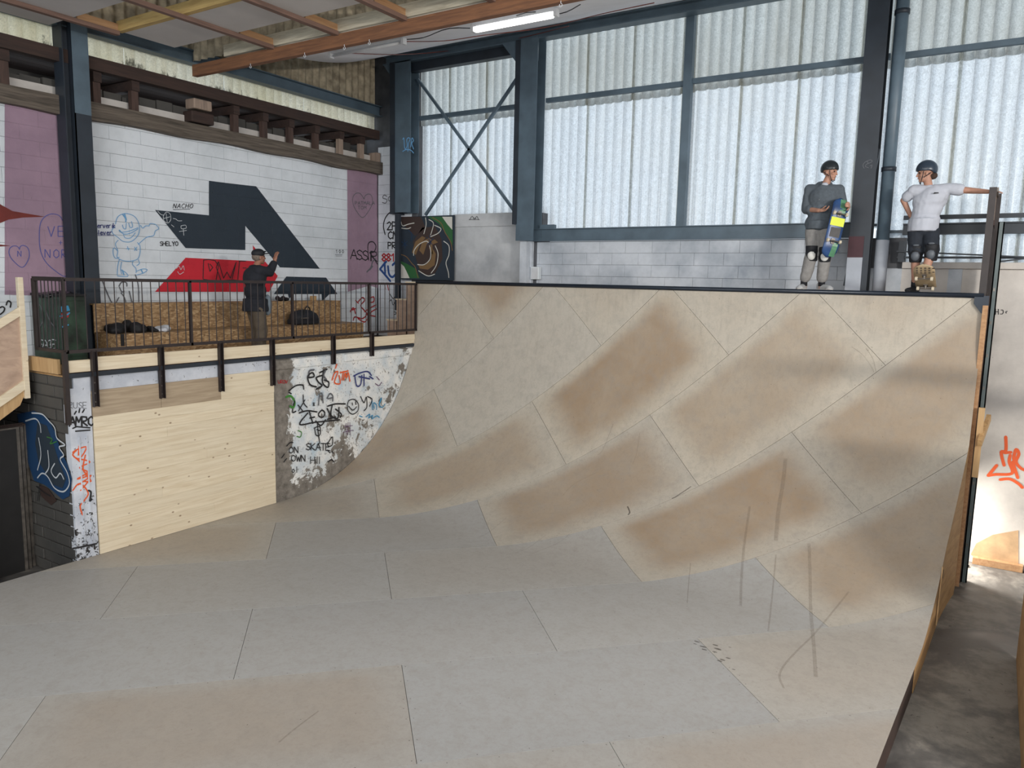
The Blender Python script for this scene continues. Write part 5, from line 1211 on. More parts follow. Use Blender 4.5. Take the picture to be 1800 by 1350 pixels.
# guard at the right end of the platform
gd = thing('end_guard', 'tall dark framed guard closing the right end of the ramp platform', 'guard', (-.16, 11.7, ZC))
zt1 = PY(1742, 332, 11.4).z; zt2 = PY(1762, 352, 12.15).z
zt1 = 4.84; 
MB().box((-.22, 11.34, ZC - .1), (-.14, 11.39, zt1)).build('post', M['rail'], gd)
MB().box((-.17, 12.10, ZC - .1), (-.09, 12.16, zt1)).build('post', M['rail'], gd)
MB().box((-.20, 11.39, zt1 - .05), (-.12, 12.12, zt1)).build('top_rail', M['metal_edge'], gd)
MB().box((-.17, 11.39, 4.42), (-.145, 12.10, zt1 - .05)).build('panel', M['ply_pink'], gd)
MB().box((-.18, 11.39, ZC + .0), (-.14, 12.10, 4.42)).build('panel', M['timber_post'], gd)
MB().box((-.19, 11.39, 4.38), (-.13, 12.10, 4.44)).build('mid_rail', M['timber_post'], gd)
for y_ in (11.55, 11.75, 11.95): MB().box((-.19, y_, ZC), (-.135, y_ + .04, 4.40)).build('slat', M['rail'], gd)
# tall grey post outside
t = thing('steel_post', 'tall grey green steel post behind the right edge of the ramp', 'post', (-.05, 11.5, ZF))
MB().box((-.09, 11.46, ZF), (-.075, 11.56, 4.42)).box((-.09, 11.46, ZF), (-.02, 11.475, 4.42)).box((-.035, 11.46, ZF), (-.02, 11.56, 4.42)).build('channel', flat('post_green', srgb(84, 96, 98), .45, .1), t)
MB().box((-.14, 11.40, ZF), (-.09, 11.50, ZC)).build('side_batten', M['timber_dark'], t)
for k in range(9): MB().box((-.07, 11.452, .2 + .42 * k), (-.05, 11.46, .24 + .42 * k)).build('clip', M['metal_edge'], t)
# timber sole plate lying at the wall foot, and a stained dado patch
o = MB().box((.02, YW - .12, ZF), (.62, YW - .025, ZF + .10)).build('timber_offcut', M['timber_orange'], bevel=.004); tag(o, 'orange timber length lying along the foot of the right wall', 'timber')
o = MB().box((.64, YW - .3, ZF), (.72, YW - .03, ZF + .5)).build('wall_return', M['plaster']); tag(o, kind='structure')
# plywood edge at the lower right
t = thing('plywood_sheet', 'plywood sheet standing on edge at the lower right corner', 'plywood', (.6, 7.6, ZF))
MB().box((.50, 6.6, ZF), (.52, 9.3, .55)).build('sheet', M['ply'], t); MB().box((.52, 6.6, ZF), (.58, 6.66, .55)).box((.52, 9.2, ZF), (.58, 9.26, .55)).build('batten', M['pine_right'], t)
for k, (x_, y_, s_) in enumerate(((1697, 996, .05), (1688, 1012, .06))):
    p = PZ(x_, y_, ZF); o = MB().ball(p + Vector((0, 0, .02)), (s_, s_ * .8, .022), seg=8, rings=5).build('rubble_lump', M['black']); tag(o, ('dark lump of rubble by the wall foot opening', 'dark lump of rubble nearer the ramp side')[k], 'rubble')

# ------------------------------------------------------------------ things on the benches
def heap(name, lab, cat, cx_, cy_, z_, sx_, sy_, sz_, mat, seed, n=9, group=None):
    r_ = random.Random(seed); mb = MB()
    for i in range(n):
        f = r_.uniform(-.8, .8); h = (1 - f * f * .7)
        mb.ball((cx_ + r_.uniform(-.5, .5) * sx_, cy_ + f * sy_ * .8, z_ + sz_ * .4 * h * r_.uniform(.5, 1.1)), (sx_ * r_.uniform(.4, .6), sy_ * r_.uniform(.18, .34), sz_ * .5 * h), seg=12, rings=8)
    o = remeshed(mb, name, mat, None, .018, 4)
    tx = bpy.data.textures.new('folds', 'CLOUDS'); tx.noise_scale = .09; d_ = o.modifiers.new('folds', 'DISPLACE'); d_.texture = tx; d_.strength = .035; d_.mid_level = .6
    tag(o, lab, cat, group); return o
p = PX(224, 585, -10.7)
heap('black_jacket', 'black jacket heaped on the lower bench by the big column', 'jacket', -10.72, p.y, 2.69, .22, .34, .22, M['black'], 3)
p = PX(262, 586, -10.65)
heap('black_trousers', 'small rumpled black garment between the jacket and the white cloth', 'clothes', -10.66, p.y, 2.69, .14, .13, .10, M['black'], 5)
p = PX(290, 582, -10.65)
heap('white_shirt', 'crumpled white shirt on the lower bench', 'shirt', -10.66, p.y, 2.69, .17, .20, .11, M['white_cloth'], 8)
p = PX(534, 571, -10.75); t = thing('sports_bag', 'black sports bag on the lower bench under the dark painted shape', 'bag', (-10.75, p.y, 2.687))
mb = MB(); mb.ball((-10.75, p.y, 2.82), (.16, .30, .14)); mb.ball((-10.75, p.y - .16, 2.81), (.15, .14, .125)); mb.ball((-10.75, p.y + .17, 2.80), (.15, .14, .12)); mb.box((-10.88, p.y - .28, 2.69), (-10.62, p.y + .28, 2.78))
remeshed(mb, 'bag_body', M['navy_bag'], t, .014, 6)
MB().tube([(-10.62, p.y - .12, 2.86), (-10.64, p.y - .06, 2.98), (-10.68, p.y + .02, 3.02), (-10.70, p.y + .10, 2.98), (-10.72, p.y + .14, 2.88)], .012, 6).build('handle', M['black'], t, smooth=True)
MB().box((-10.598, p.y - .20, 2.80), (-10.592, p.y - .02, 2.815)).build('zip', M['metal_edge'], t)
p = PX(495, 530, -11.15); t = thing('pair_of_shoes', 'small black shoes on the top bench left of the railing post', 'shoes', (-11.15, p.y, 3.10))
for dy in (-.06, .07): 
    mb = MB().ball((-11.12, p.y + dy, 3.135), (.09, .045, .035)).ball((-11.19, p.y + dy, 3.15), (.05, .04, .045)); remeshed(mb, 'shoe', M['black'], t, .008, 3)
p = PX(550, 530, -11.15); o = MB().box((-11.18, p.y - .05, 3.10), (-11.10, p.y + .05, 3.19)).build('cardboard_box', M['pine_right'], bevel=.004); tag(o, 'tiny brown box on the top bench', 'box')
p = PX(540, 598, -10.2); heap('crumpled_paper', 'crumpled white paper on the deck below the bench', 'paper', -10.15, p.y, ZD + .02, .07, .09, .10, M['white_cloth'], 12, 6)
o = heap('bin_bag', 'black plastic bag draped over the top of the green cabinet', 'bag', (cx0 + cx1) / 2, (cy0 + cy1) / 2, 3.20, .26, .28, .12, M['black_plastic'], 21, 10)
p = PX(214, 590, -10.44); o = MB().box((-10.437, p.y - .02, 2.52), (-10.432, p.y + .03, 2.69)).build('hanging_strap', M['black']); tag(o, 'short black strap hanging over the front of the lower bench', 'strap')

# added unseen rail and board, placed to cast the ramp's shadow bands
t = thing('shadow_barrier', 'added barrier out of view that casts the shadow bands on the ramp', 'barrier', (2.2, 8.0, ZF))
MB().box((.85, 7.97, 3.42), (4.2, 8.03, 3.56)).build('top_rail', M['pine_right'], t)
MB().box((.85, 7.98, 1.2), (4.2, 8.02, 2.85)).build('board', M['ply'], t)
for x_ in (.85, 2.5, 4.1): MB().box((x_, 8.03, ZF), (x_ + .08, 8.11, 3.56)).build('post', M['pine_right'], t)
# ------------------------------------------------------------------ people
M['skin'] = flat('skin', srgb(176, 132, 112), .55, .04, 20, 0, .05)
M['skin_tan'] = flat('skin_tan', srgb(150, 104, 84), .55, .05, 20, 0, .05)
M['hoodie'] = flat('hoodie', srgb(84, 92, 100), .9, .08, 30)
M['trousers_grey'] = flat('trousers_grey', srgb(140, 138, 136), .85, .08, 20)
M['tee'] = flat('tee', srgb(182, 186, 197), .85, .03, 12)
M['shorts'] = flat('shorts', srgb(34, 40, 50), .85, .1, 20)
M['kneepad'] = flat('kneepad', srgb(24, 26, 32), .7, .1, 20)
M['padcap'] = flat('padcap', srgb(214, 214, 210), .4, .03)
M['padcap_grey'] = flat('padcap_grey', srgb(84, 90, 98), .5, .08)
M['helmet'] = flat('helmet', srgb(36, 42, 46), .3, .1, 5, 0, .02)
M['helmet_blue'] = flat('helmet_blue', srgb(42, 54, 68), .3, .1, 5, 0, .02)
M['shoe_light'] = flat('shoe_light', srgb(176, 178, 180), .7, .08)
M['shoe_dark'] = flat('shoe_dark', srgb(30, 32, 38), .7, .08)
M['coat'] = flat('coat', srgb(26, 29, 38), .85, .1, 14)
M['trousers_olive'] = flat('trousers_olive', srgb(92, 82, 70), .85, .1, 14)
M['hair_grey'] = flat('hair_grey', srgb(120, 108, 98), .9, .2, 40)
M['hair'] = flat('hair', srgb(60, 44, 36), .9, .2, 40)
M['cap'] = flat('cap', srgb(24, 26, 32), .7, .1, 14)
M['shirt_grey'] = flat('shirt_grey', srgb(120, 132, 142), .85, .08)
M['eye'] = flat('eye', srgb(30, 26, 24), .3, 0, 3, 0, 0)
M['lip'] = flat('lip', srgb(140, 88, 80), .5, 0, 3, 0, 0)

def frame(fwd, up=(0, 0, 1)):
    f = Vector(fwd).normalized(); u = Vector(up); s = f.cross(u).normalized(); u = s.cross(f).normalized()
    return Matrix((s, f, u)).transposed()        # local x = right, y = forward, z = up
def head(mb, c, fr, k=1.0):
    c = Vector(c); L = lambda x, y, z: c + fr @ Vector((x, y, z)) * k
    mb.ball(L(0, -.012, .035), Vector((.074, .094, .088)) * k, fr, 20, 14)     # skull
    mb.ball(L(0, .022, -.035), Vector((.056, .066, .075)) * k, fr, 16, 12)     # face
    mb.ball(L(0, .055, -.092), Vector((.030, .026, .022)) * k, fr, 12, 8)      # chin
    mb.capsule(L(0, .088, .010), L(0, .103, -.032), .009 * k, .013 * k)        # nose
    mb.ball(L(0, .080, -.062), Vector((.026, .014, .009)) * k, fr)             # lips
    mb.ball(L(0, .078, .026), Vector((.050, .016, .010)) * k, fr)              # brow
    for s in (-1, 1):
        mb.ball(L(.074 * s, -.008, -.012), Vector((.011, .022, .032)) * k, fr) # ear
        mb.ball(L(.038 * s, .062, -.022), Vector((.020, .020, .018)) * k, fr)  # cheek
def eyes(parent, c, fr, k=1.0):
    for s in (-1, 1):
        q = Vector(c) + fr @ Vector((.030 * s, .078, .006)) * k
        MB().ball(q, .0095 * k, seg=10, rings=7).build('eye', M['eye'], parent, smooth=True)
    MB().ball(Vector(c) + fr @ Vector((0, .091, -.062)) * k, Vector((.022, .006, .0035)) * k, fr).build('mouth', M['lip'], parent, smooth=True)
def hand(mb, wrist, d, palm_n, side=1, curl=.6, k=1.0, spread=.05, thumb_up=.3):
    """palm, four unequal bent fingers and a thumb leaving the side of the palm"""
    w_ = Vector(wrist); d = Vector(d).normalized(); n = Vector(palm_n); n = (n - d * n.dot(d)).normalized(); s = d.cross(n) * side
    fr = Matrix((s, d, n)).transposed()
    mb.ball(w_ + d * .048 * k, Vector((.040, .050, .017)) * k, fr, 12, 8)
    mb.capsule(w_ - d * .02, w_ + d * .03 * k, .024 * k, .024 * k)
    for i, (off, ln) in enumerate(((-.030, .068), (-.010, .078), (.011, .073), (.031, .058))):
        p0 = w_ + d * .082 * k + s * off * k; pts = [p0]; ang = 0; dd = d + s * off * spread * 20
        for seg, f in enumerate((.45, .32, .23)):
            ang += curl * (.7 if seg == 0 else 1)
            v = (dd.normalized() * math.cos(ang) + n * math.sin(ang)); pts.append(pts[-1] + v * ln * f * k)
        mb.chain(pts, [.0092 * k, .0088 * k, .0082 * k, .0072 * k])
    t0 = w_ + d * .025 * k - s * .030 * k; t1 = t0 + (d * .55 - s * .75 + n * thumb_up) * .034 * k; t2 = t1 + (d * .85 - s * .3 + n * (thumb_up + .2)) * .030 * k
    mb.chain([t0, t1, t2], [.014 * k, .0115 * k, .009 * k])
def torso(mb, pel, chest, neck, sl, sr, wide=.16, deep=.105, infl=0.0, hemlen=0.0):
    pel, chest, neck, sl, sr = map(Vector, (pel, chest, neck, sl, sr))
    side = (sr - sl).normalized(); up = (chest - pel).normalized(); f = side.cross(up).normalized(); fr = Matrix((side, f, up)).transposed()
    mb.ball(pel, (wide + infl, deep + .01 + infl, .12 + infl), fr, 18, 12)
    mb.ball((pel + chest) / 2, (wide - .015 + infl, deep + infl, .17 + infl), fr, 18, 12)
    mb.ball(chest, (wide + .015 + infl, deep + .015 + infl, .17 + infl), fr, 18, 12)
    mb.capsule(sl, chest + up * .08, .058 + infl, .085 + infl); mb.capsule(sr, chest + up * .08, .058 + infl, .085 + infl)
def shoe(parent, heel, toe, mat, k=1.0):
    h, t_ = Vector(heel), Vector(toe); d = (t_ - h).normalized(); mb = MB()
    mb.capsule(h + Vector((0, 0, .045)), t_ + Vector((0, 0, .032)), .044 * k, .034 * k); mb.ball(h + Vector((0, 0, .075)), .044 * k); mb.ball(t_ + Vector((0, 0, .03)), (.046 * k, .046 * k, .03))
    q = remeshed(mb, 'shoe', mat, parent, .008, 4)
    sd = Vector((-d.y, d.x, 0)) * .044 * k; e = d * .05
    MB().prism([h - e * .8 - sd * .8, h - e * .8 + sd * .8, h + sd, t_ + sd, t_ + e + sd * .4, t_ + e - sd * .4, t_ - sd, h - sd], (0, 0, .018)).build('sole', M['padcap'] if mat == M['shoe_light'] else M['rubber'], q)
def helmet(parent, c, fr, mat, k=1.0):
    c = Vector(c); L = lambda x, y, z: c + fr @ Vector((x, y, z)) * k
    seg, rings = 28, 14; vs = []; fs = []
    rx, ry, rz = .098, .122, .118
    for i in range(rings + 1):
        for j in range(seg):
            ph = 2 * math.pi * j / seg; cosf = math.sin(ph)       # +1 = front
            lim = 1.62 + .0 * cosf + (.34 if cosf < -.3 else 0) * min(1, (-cosf - .3) * 2.5) + .12 * abs(math.cos(ph))
            th = lim * i / rings; vs.append(L(rx * math.sin(th) * math.cos(ph), -.012 + ry * math.sin(th) * math.sin(ph), .045 + rz * math.cos(th)))
    for i in range(rings):
        for j in range(seg): fs.append((i * seg + j, (i + 1) * seg + j, (i + 1) * seg + (j + 1) % seg, i * seg + (j + 1) % seg))
    o = MB().add(vs, fs).build('helmet', mat, parent, smooth=True); m_ = o.modifiers.new('thick', 'SOLIDIFY'); m_.thickness = .016 * k; m_.offset = -1
    for s in (-1, 1):
        MB().tube([L(.082 * s, .035, .02), L(.076 * s, .045, -.05), L(.045 * s, .055, -.105), L(0, .05, -.125)], .005 * k, 6).build('chin_strap', M['kneepad'], o)
        MB().tube([L(.084 * s, -.05, .0), L(.076 * s, .03, -.055)], .005 * k, 6).build('chin_strap', M['kneepad'], o)
    for a_ in (-.5, 0, .5): MB().ball(L(.097 * math.cos(a_) , .10 * math.sin(a_), .055), .006 * k, seg=8, rings=5).ball(L(-.097 * math.cos(a_), .10 * math.sin(a_), .055), .006 * k, seg=8, rings=5).build('rivet', M['padcap_grey'], o)
    return o
def lerp(a, b, t): return Vector(a) * (1 - t) + Vector(b) * t
def skateboard(name, lab, c, axis, nrm, length=.80, width=.205, deckmat=None, graphics=None):
    """axis = tail to nose, nrm = direction the underside faces"""
    t = thing(name, lab, 'skateboard', tuple(c)); a = Vector(axis).normalized(); n = Vector(nrm); n = (n - a * n.dot(a)).normalized(); s = a.cross(n)
    c = Vector(c); n_ = 22; vs = []; fs = []
    for i in range(n_ + 1):
        u = -1 + 2 * i / n_; x = u * length / 2; e = max(0, abs(u) - .62) / .38; lift = -.055 * e ** 1.4
        wd = width / 2 * (1 if abs(u) < .74 else math.sqrt(max(0, 1 - ((abs(u) - .74) / .262) ** 2)))
        for j in range(7):
            v = -1 + 2 * j / 6; vs.append(c + a * x + s * v * wd + n * (lift - .006 * v * v))
    for i in range(n_):
        for j in range(6): fs.append((i * 7 + j, (i + 1) * 7 + j, (i + 1) * 7 + j + 1, i * 7 + j + 1))
    o = MB().add(vs, fs).build('deck', deckmat, t, smooth=True); m_ = o.modifiers.new('thick', 'SOLIDIFY'); m_.thickness = .011; m_.offset = 0
    for g_ in graphics or []:
        u0, u1, v0, v1, mt = g_; mb = MB(); k_ = 4; vv = []
        for i in range(k_ + 1):
            u = u0 + (u1 - u0) * i / k_; e = max(0, abs(u) - .62) / .38; lift = -.055 * e ** 1.4
            for v in (v0, v1): vv.append(c + a * u * length / 2 + s * v * width / 2 + n * (lift + .0068))
        mb.add(vv, [(2 * i, 2 * i + 1, 2 * i + 3, 2 * i + 2) for i in range(k_)]); mb.build('deck_graphic', mt, o)
    for u in (-.46, .46):
        q = c + a * u * length / 2; tr = MB(); tr.bar(q + n * .006, q + n * .018, .05, .075, a); tr.capsule(q + n * .015, q + n * .045, .018, .012); tr.tube([q + n * .052 - s * .085, q + n * .052 + s * .085], .009, 8)
        to = tr.build('truck', M['metal_edge'], t)
        for v in (-1, 1): MB().tube([q + n * .052 + s * v * .070, q + n * .052 + s * v * .074, q + n * .052 + s * v * .098, q + n * .052 + s * v * .102], [.022, .026, .026, .022], 14).build('wheel', M['wheel'], to)
    return t
M['wheel'] = flat('wheel', srgb(196, 186, 166), .5, .05)
M['deck_blue'] = flat('deck_blue', srgb(44, 74, 120), .35, .2, 6, 0, .02)
M['deck_green'] = flat('deck_green', srgb(86, 136, 104), .35, .2, 6, 0, .02)
M['deck_wood'] = flat('deck_wood', srgb(172, 152, 122), .5, .15, 9)
M['sticker_yellow'] = flat('sticker_yellow', srgb(214, 224, 50), .5, .02)
M['deck_dark'] = flat('deck_dark', srgb(52, 50, 52), .5, .2, 9)

def kneepad(parent, knee, fwd, cap, k=1.0):
    c = Vector(knee); f = Vector(fwd).normalized(); mb = MB(); mb.tube([c + Vector((0, 0, .12)) , c, c - Vector((0, 0, .10))], [.083 * k, .080 * k, .070 * k], 16)
    mb.ball(c + f * .03, (.072 * k, .072 * k, .10)); q = remeshed(mb, 'knee_pad', M['kneepad'], parent, .010, 4)
    MB().ball(c + f * .072 - Vector((0, 0, .012)), Vector((.052, .036, .066)) * k, frame(f), 14, 10).build('cap', cap, q, smooth=True)

ZP = ZC + .018
# ---- rider in the grey hoodie
Yp = 11.72
J = lambda x, y, dy=0: PY(x, y, Yp + dy)
t = thing('person', 'person in grey hoodie and dark helmet standing on the ramp edge holding a skateboard', 'person', (-2.25, Yp, ZP))
hc = J(1459, 303); fr = frame((.93, -.28, -.05))
nk = J(1450, 323); chs = J(1447, 348); pel = J(1439, 396)
sl, sr = J(1423, 334), J(1474, 334, .02)
hipl, hipr = J(1429, 405), J(1450, 405)
knl, knr = J(1427, 447, -.06), J(1450, 449, -.06)
anl, anr = J(1414, 487), J(1445, 488)
anl.z = anr.z = ZP + .10
ell, elr = J(1417, 368, -.02), J(1483, 368, .05)
wrl, wrr = J(1440, 370, -.20), J(1491, 364, -.17)
mb = MB(); head(mb, hc, fr, 1.02); mb.capsule(nk - Vector((0, 0, .04)), hc - Vector((0, 0, .04)), .056, .050)
torso(mb, pel, chs, nk, sl, sr)
for s_, e_, w_ in ((sl, ell, wrl), (sr, elr, wrr)): mb.chain([s_, e_, w_], [.054, .044, .029])
for h_, k_, a_ in ((hipl, knl, anl), (hipr, knr, anr)): mb.chain([h_, k_, lerp(k_, a_, .35), a_, a_ - Vector((0, 0, .06))], [.088, .060, .057, .038, .04])
hand(mb, wrl, (.9, -.3, .02), (.3, -.5, .6), 1, .45, 1.05)
hand(mb, wrr, (.25, -.85, .2), (-.85, -.2, 0), -1, .8, 1.0)
body = remeshed(mb, 'body', M['skin'], t, .0065, 5); eyes(t, hc, fr, 1.02); helmet(t, hc, fr, M['helmet'], 1.04)
mb = MB(); torso(mb, pel + Vector((0, 0, .03)), chs, nk, sl, sr, .175, .125, .022)
mb.chain([sl, ell, lerp(ell, wrl, .25)], [.074, .070, .062]); mb.chain([sr, elr, lerp(elr, wrr, .3)], [.074, .070, .058])
mb.ball(nk + Vector((-.02, .05, -.01)), (.12, .09, .06)); mb.ball(nk + Vector((0, -.06, -.05)), (.075, .05, .04)); mb.tube([pel + Vector((0, 0, -.06)), pel + Vector((0, 0, .06))], [.17, .18], 18)
mb2 = remeshed(mb, 'hoodie', M['hoodie'], t, .010, 5)
tx = bpy.data.textures.new('cloth', 'CLOUDS'); tx.noise_scale = .13
def folds(o, s=.02): d_ = o.modifiers.new('folds', 'DISPLACE'); d_.texture = tx; d_.strength = s
folds(mb2)
MB().tube([nk + Vector((-.02, -.105, -.06)), nk + Vector((-.03, -.145, -.14)), nk + Vector((-.03, -.155, -.24))], .004, 5).tube([nk + Vector((.05, -.10, -.06)), nk + Vector((.05, -.14, -.14)), nk + Vector((.05, -.15, -.20))], .004, 5).build('drawstring', M['trousers_grey'], mb2)
MB().ball(nk + Vector((.015, -.075, -.02)), (.045, .03, .03)).build('undershirt', M['tee'], t, smooth=True)
mb = MB(); mb.ball(pel - Vector((0, 0, .02)), (.17, .125, .12))
for h_, k_, a_ in ((hipl, knl, anl), (hipr, knr, anr)): mb.chain([h_, k_, lerp(k_, a_, .80)], [.105, .090, .076])
folds(remeshed(mb, 'trousers', M['trousers_grey'], t, .010, 4))
for k_ in (knl, knr): kneepad(t, k_, (.15, -1, 0), M['padcap'], 1.12)
for a_ in (anl, anr): MB().tube([a_ + Vector((0, 0, .10)), a_ - Vector((0, 0, .04))], [.052, .046], 12).build('sock', M['kneepad'], t, smooth=True)
shoe(t, anl + Vector((-.01, .05, 0)) - Vector((0, 0, anl.z - ZP)), anl + Vector((-.02, -.16, 0)) - Vector((0, 0, anl.z - ZP)), M['shoe_light'], 1.25)
shoe(t, anr + Vector((-.02, .04, 0)) - Vector((0, 0, anr.z - ZP)), anr + Vector((.13, -.11, 0)) - Vector((0, 0, anr.z - ZP)), M['shoe_light'], 1.25)
top_, bot_ = PY(1481, 351, 11.50), PY(1457, 449, 11.42)
skateboard('skateboard', 'blue and green skateboard with yellow sticker held upright by the hoodie rider', (top_ + bot_) / 2, top_ - bot_, (.55, -.85, 0), .82, .215, M['deck_blue'],
           [(.45, .97, -.05, .75, M['deck_green']), (.06, .34, -.85, .92, M['sticker_yellow']), (-.96, -.5, .1, .8, M['deck_green']), (-.32, .0, -.6, .7, M['deck_dark'])])

# ---- rider in the white T-shirt
Yp = 11.70
t = thing('person', 'person in white T-shirt, dark shorts and helmet with one foot on a skateboard', 'person', (-.95, Yp, ZP))
hc = J(1627, 305); fr = frame((-.97, -.22, -.04))
nk = J(1633, 325); chs = J(1636, 350, .01); pel = J(1623, 398)
sl, sr = J(1606, 335, .0), J(1667, 332, .0)
hipl, hipr = J(1611, 408), J(1636, 408)
knl, knr = J(1610, 447, -.05), J(1637, 444, -.13)
anl = J(1609, 489, .02); anl.z = ZP + .09
anr = Vector((PY(1622, 482, 11.47).x, 11.47, ZP + .17))
ell = J(1588, 352, .06); wrl = J(1601, 380, .10)
elr = J(1706, 335, -.02); wrr = PY(1737, 337, 11.60)
mb = MB(); head(mb, hc, fr, 1.0); mb.capsule(nk - Vector((0, 0, .04)), hc - Vector((-.02, 0, .04)), .054, .050)
torso(mb, pel, chs, nk, sl, sr)
mb.chain([sl, ell, wrl], [.050, .040, .029]); mb.chain([sr, elr, wrr], [.052, .041, .028])
for h_, k_, a_ in ((hipl, knl, anl), (hipr, knr, anr)): mb.chain([h_, k_, lerp(k_, a_, .35), a_, a_ - Vector((0, 0, .05))], [.088, .058, .056, .037, .038])
hand(mb, wrl, (.5, .3, -.6), (.3, .8, .2), 1, .5, 1.0)
hand(mb, wrr, (.97, -.08, -.02), (.0, .05, -1), 1, .22, 1.05)
remeshed(mb, 'body', M['skin'], t, .0065, 5); eyes(t, hc, fr, 1.0); helmet(t, hc, fr, M['helmet_blue'], 1.08)
MB().ball(hc + fr @ Vector((0, -.085, -.035)), (.06, .05, .05)).build('hair', M['hair'], t, smooth=True)
mb = MB(); torso(mb, pel + Vector((.0, 0, .06)), chs, nk, sl, sr, .175, .125, .020)
mb.chain([sl, lerp(sl, ell, .62)], [.070, .074]); mb.chain([sr, lerp(sr, elr, .50)], [.070, .076]); mb.tube([pel + Vector((0, 0, -.07)), pel + Vector((0, 0, .10))], [.188, .185], 18); mb.ball(nk - Vector((0, 0, .035)), (.085, .075, .04))
ts = remeshed(mb, 't_shirt', M['tee'], t, .010, 5); folds(ts, .022)
c_ = PY(1645, 339.5, 11.52); MB().add([c_ + Vector((x, 0, z)) for x, z in ((-.03, -.008), (.035, -.004), (.03, .010), (-.02, .012))], [(0, 1, 2, 3)]).build('chest_print', M['ink_ink'], ts)
mb = MB(); mb.ball(pel - Vector((0, 0, .04)), (.17, .125, .12))
mb.chain([hipl, lerp(hipl, knl, .85)], [.108, .100]); mb.chain([hipr, lerp(hipr, knr, .85)], [.108, .100])
folds(remeshed(mb, 'shorts', M['shorts'], t, .010, 4))
for k_ in (knl, knr): kneepad(t, k_ - Vector((0, 0, .01)), (.0, -1, .0), M['padcap_grey'], 1.08)
for k_ in (knl, knr): MB().ball(k_ + Vector((.0, -.098, .115)), (.04, .012, .014)).build('pad_label', M['padcap_grey'], t, smooth=True)
for a_ in (anl, anr): MB().tube([a_ + Vector((0, 0, .08)), a_ - Vector((0, 0, .03))], [.050, .045], 12).build('sock', M['kneepad'], t, smooth=True)
shoe(t, Vector((anl.x + .02, anl.y + .06, ZP)), Vector((anl.x - .06, anl.y - .15, ZP)), M['shoe_dark'])
shoe(t, Vector((anr.x, anr.y + .06, ZP + .08)), Vector((anr.x + .03, anr.y - .12, ZP + .10)), M['shoe_dark'])
c0 = PY(1625, 494, 11.05)
tail = Vector((c0.x, 11.50, ZP + .035)); ax_ = Vector((0, -.945, .33)).normalized()
gr = []
for r0 in range(4):
    for q_ in range(4 + r0 % 2): gr.append((.60 + .085 * r0, .64 + .085 * r0, -.75 + .38 * q_, -.55 + .38 * q_, M['deck_dark']))
skateboard('skateboard', 'skateboard with beige chequered underside tilted nose up over the ramp edge', tail + ax_ * .40, ax_, (0, -.40, -.90), .80, .24, M['deck_wood'], gr)

# ---- man on the viewing deck
Xp = -9.95
K = lambda x, y, dx=0: PX(x, y, Xp + dx)
t = thing('person', 'older person in dark coat and cap on the viewing deck raising one hand', 'person', (Xp, 8.2, ZD))
hc = K(455, 452); d_ = (K(470, 452) - hc); d_.normalize(); fr = frame((d_ + Vector((.25, 0, .06))))
nk = K(449, 468); chs = K(448, 489); pel = K(449, 536)
sl = nk + Vector((.15, -.06, -.07)); sr = nk + Vector((-.15, .10, -.07))
hipl, hipr = pel + Vector((.09, -.02, -.06)), pel + Vector((-.09, .03, -.06))
anl, anr = Vector((hipl.x, hipl.y + .02, ZD + .09)), Vector((hipr.x, hipr.y + .05, ZD + .09))
knl, knr = lerp(hipl, anl, .5) + Vector((0, .04, 0)), lerp(hipr, anr, .5) + Vector((0, .05, 0))
ell = K(474, 478, .15); wrl = K(483, 459, .15)
elr = sr + Vector((-.02, .02, -.29)); wrr = elr + Vector((.02, .12, -.20))
mb = MB(); head(mb, hc, fr, 1.0); mb.capsule(nk - Vector((0, 0, .04)), hc - Vector((0, 0, .05)), .055, .050)
torso(mb, pel, chs, nk, sl, sr)
mb.chain([sl, ell, wrl], [.052, .042, .030]); mb.chain([sr, elr, wrr], [.052, .042, .030])
for h_, k_, a_ in ((hipl, knl, anl), (hipr, knr, anr)): mb.chain([h_, k_, a_, a_ - Vector((0, 0, .05))], [.088, .062, .040, .04])
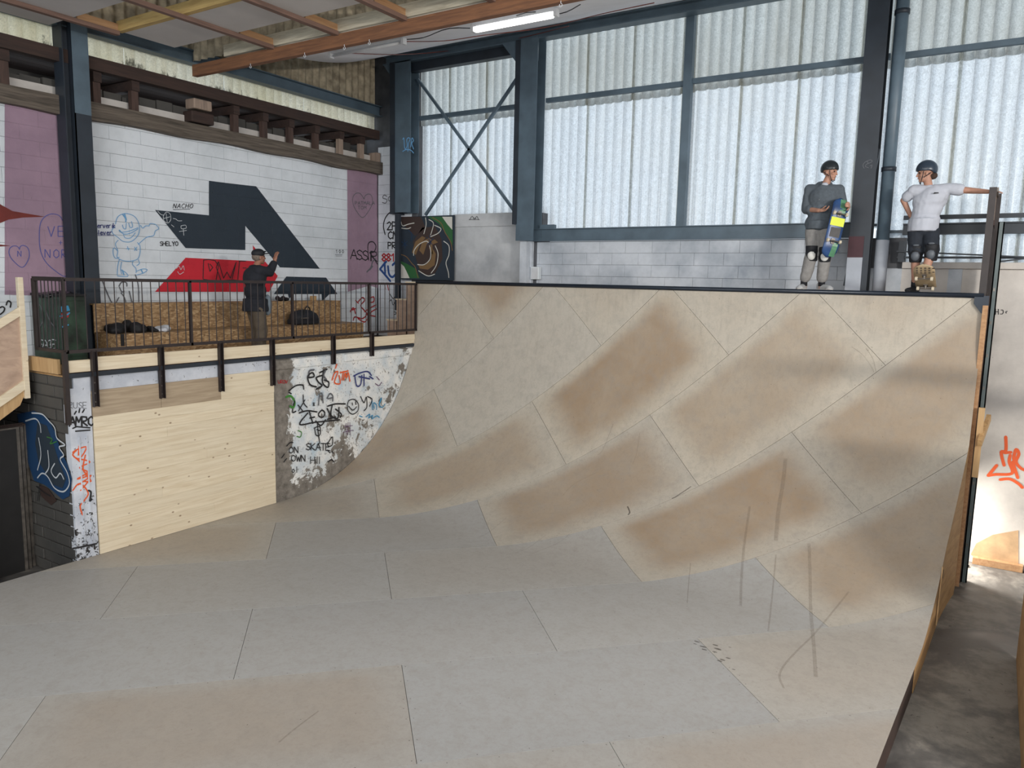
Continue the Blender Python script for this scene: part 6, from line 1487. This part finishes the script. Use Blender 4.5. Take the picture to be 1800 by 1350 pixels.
hand(mb, wrl, (.0, .25, .95), (0, .9, -.1), -1, .25, 1.08, .12)
hand(mb, wrr, (.1, .3, -.9), (.2, -.9, -.2), 1, .5, 1.0)
remeshed(mb, 'body', M['skin_tan'], t, .0065, 5); eyes(t, hc, fr)
mb = MB(); L = lambda x, y, z: hc + fr @ Vector((x, y, z)); mb.ball(L(0, -.03, .005), (.082, .082, .07), fr, 16, 12); remeshed(mb, 'hair', M['hair_grey'], t, .008, 3)
mb = MB(); mb.ball(L(0, -.006, .062), (.092, .108, .072), fr, 18, 12); cp = remeshed(mb, 'cap', M['cap'], t, .008, 3)
MB().ball(L(0, .115, .048), (.062, .065, .010), fr, 16, 8).build('peak', M['cap'], cp, smooth=True)
MB().tube([L(-.088, .06, .075), L(-.04, .105, .082), L(.04, .105, .082), L(.088, .06, .075)], .010, 8).build('sunglasses', M['black_plastic'], cp, smooth=True)
mb = MB(); torso(mb, pel + Vector((0, 0, .02)), chs, nk, sl, sr, .18, .14, .025)
mb.chain([sl, ell, lerp(ell, wrl, .72)], [.088, .078, .060]); mb.chain([sr, elr, lerp(elr, wrr, .8)], [.085, .075, .058]); mb.tube([pel + Vector((0, 0, -.10)), pel + Vector((0, 0, .1))], [.205, .19], 20)
mb.ball(nk + Vector((0, -.02, -.02)), (.09, .09, .05))
folds(remeshed(mb, 'coat', M['coat'], t, .011, 4), .025)
fx = Vector((.0, .205, 0)); MB().ball(pel + Vector((.09, .165, -.0)), (.08, .06, .17)).build('shirt_tail', M['shirt_grey'], t, smooth=True)
mb = MB(); mb.ball(pel - Vector((0, 0, .05)), (.16, .14, .13))
for h_, k_, a_ in ((hipl, knl, anl), (hipr, knr, anr)): mb.chain([h_, k_, a_ - Vector((0, 0, .02))], [.112, .098, .082])
folds(remeshed(mb, 'trousers', M['trousers_olive'], t, .011, 4))
for a_ in (anl, anr): shoe(t, Vector((a_.x, a_.y - .06, ZD)), Vector((a_.x + .03, a_.y + .15, ZD)), M['shoe_dark'])
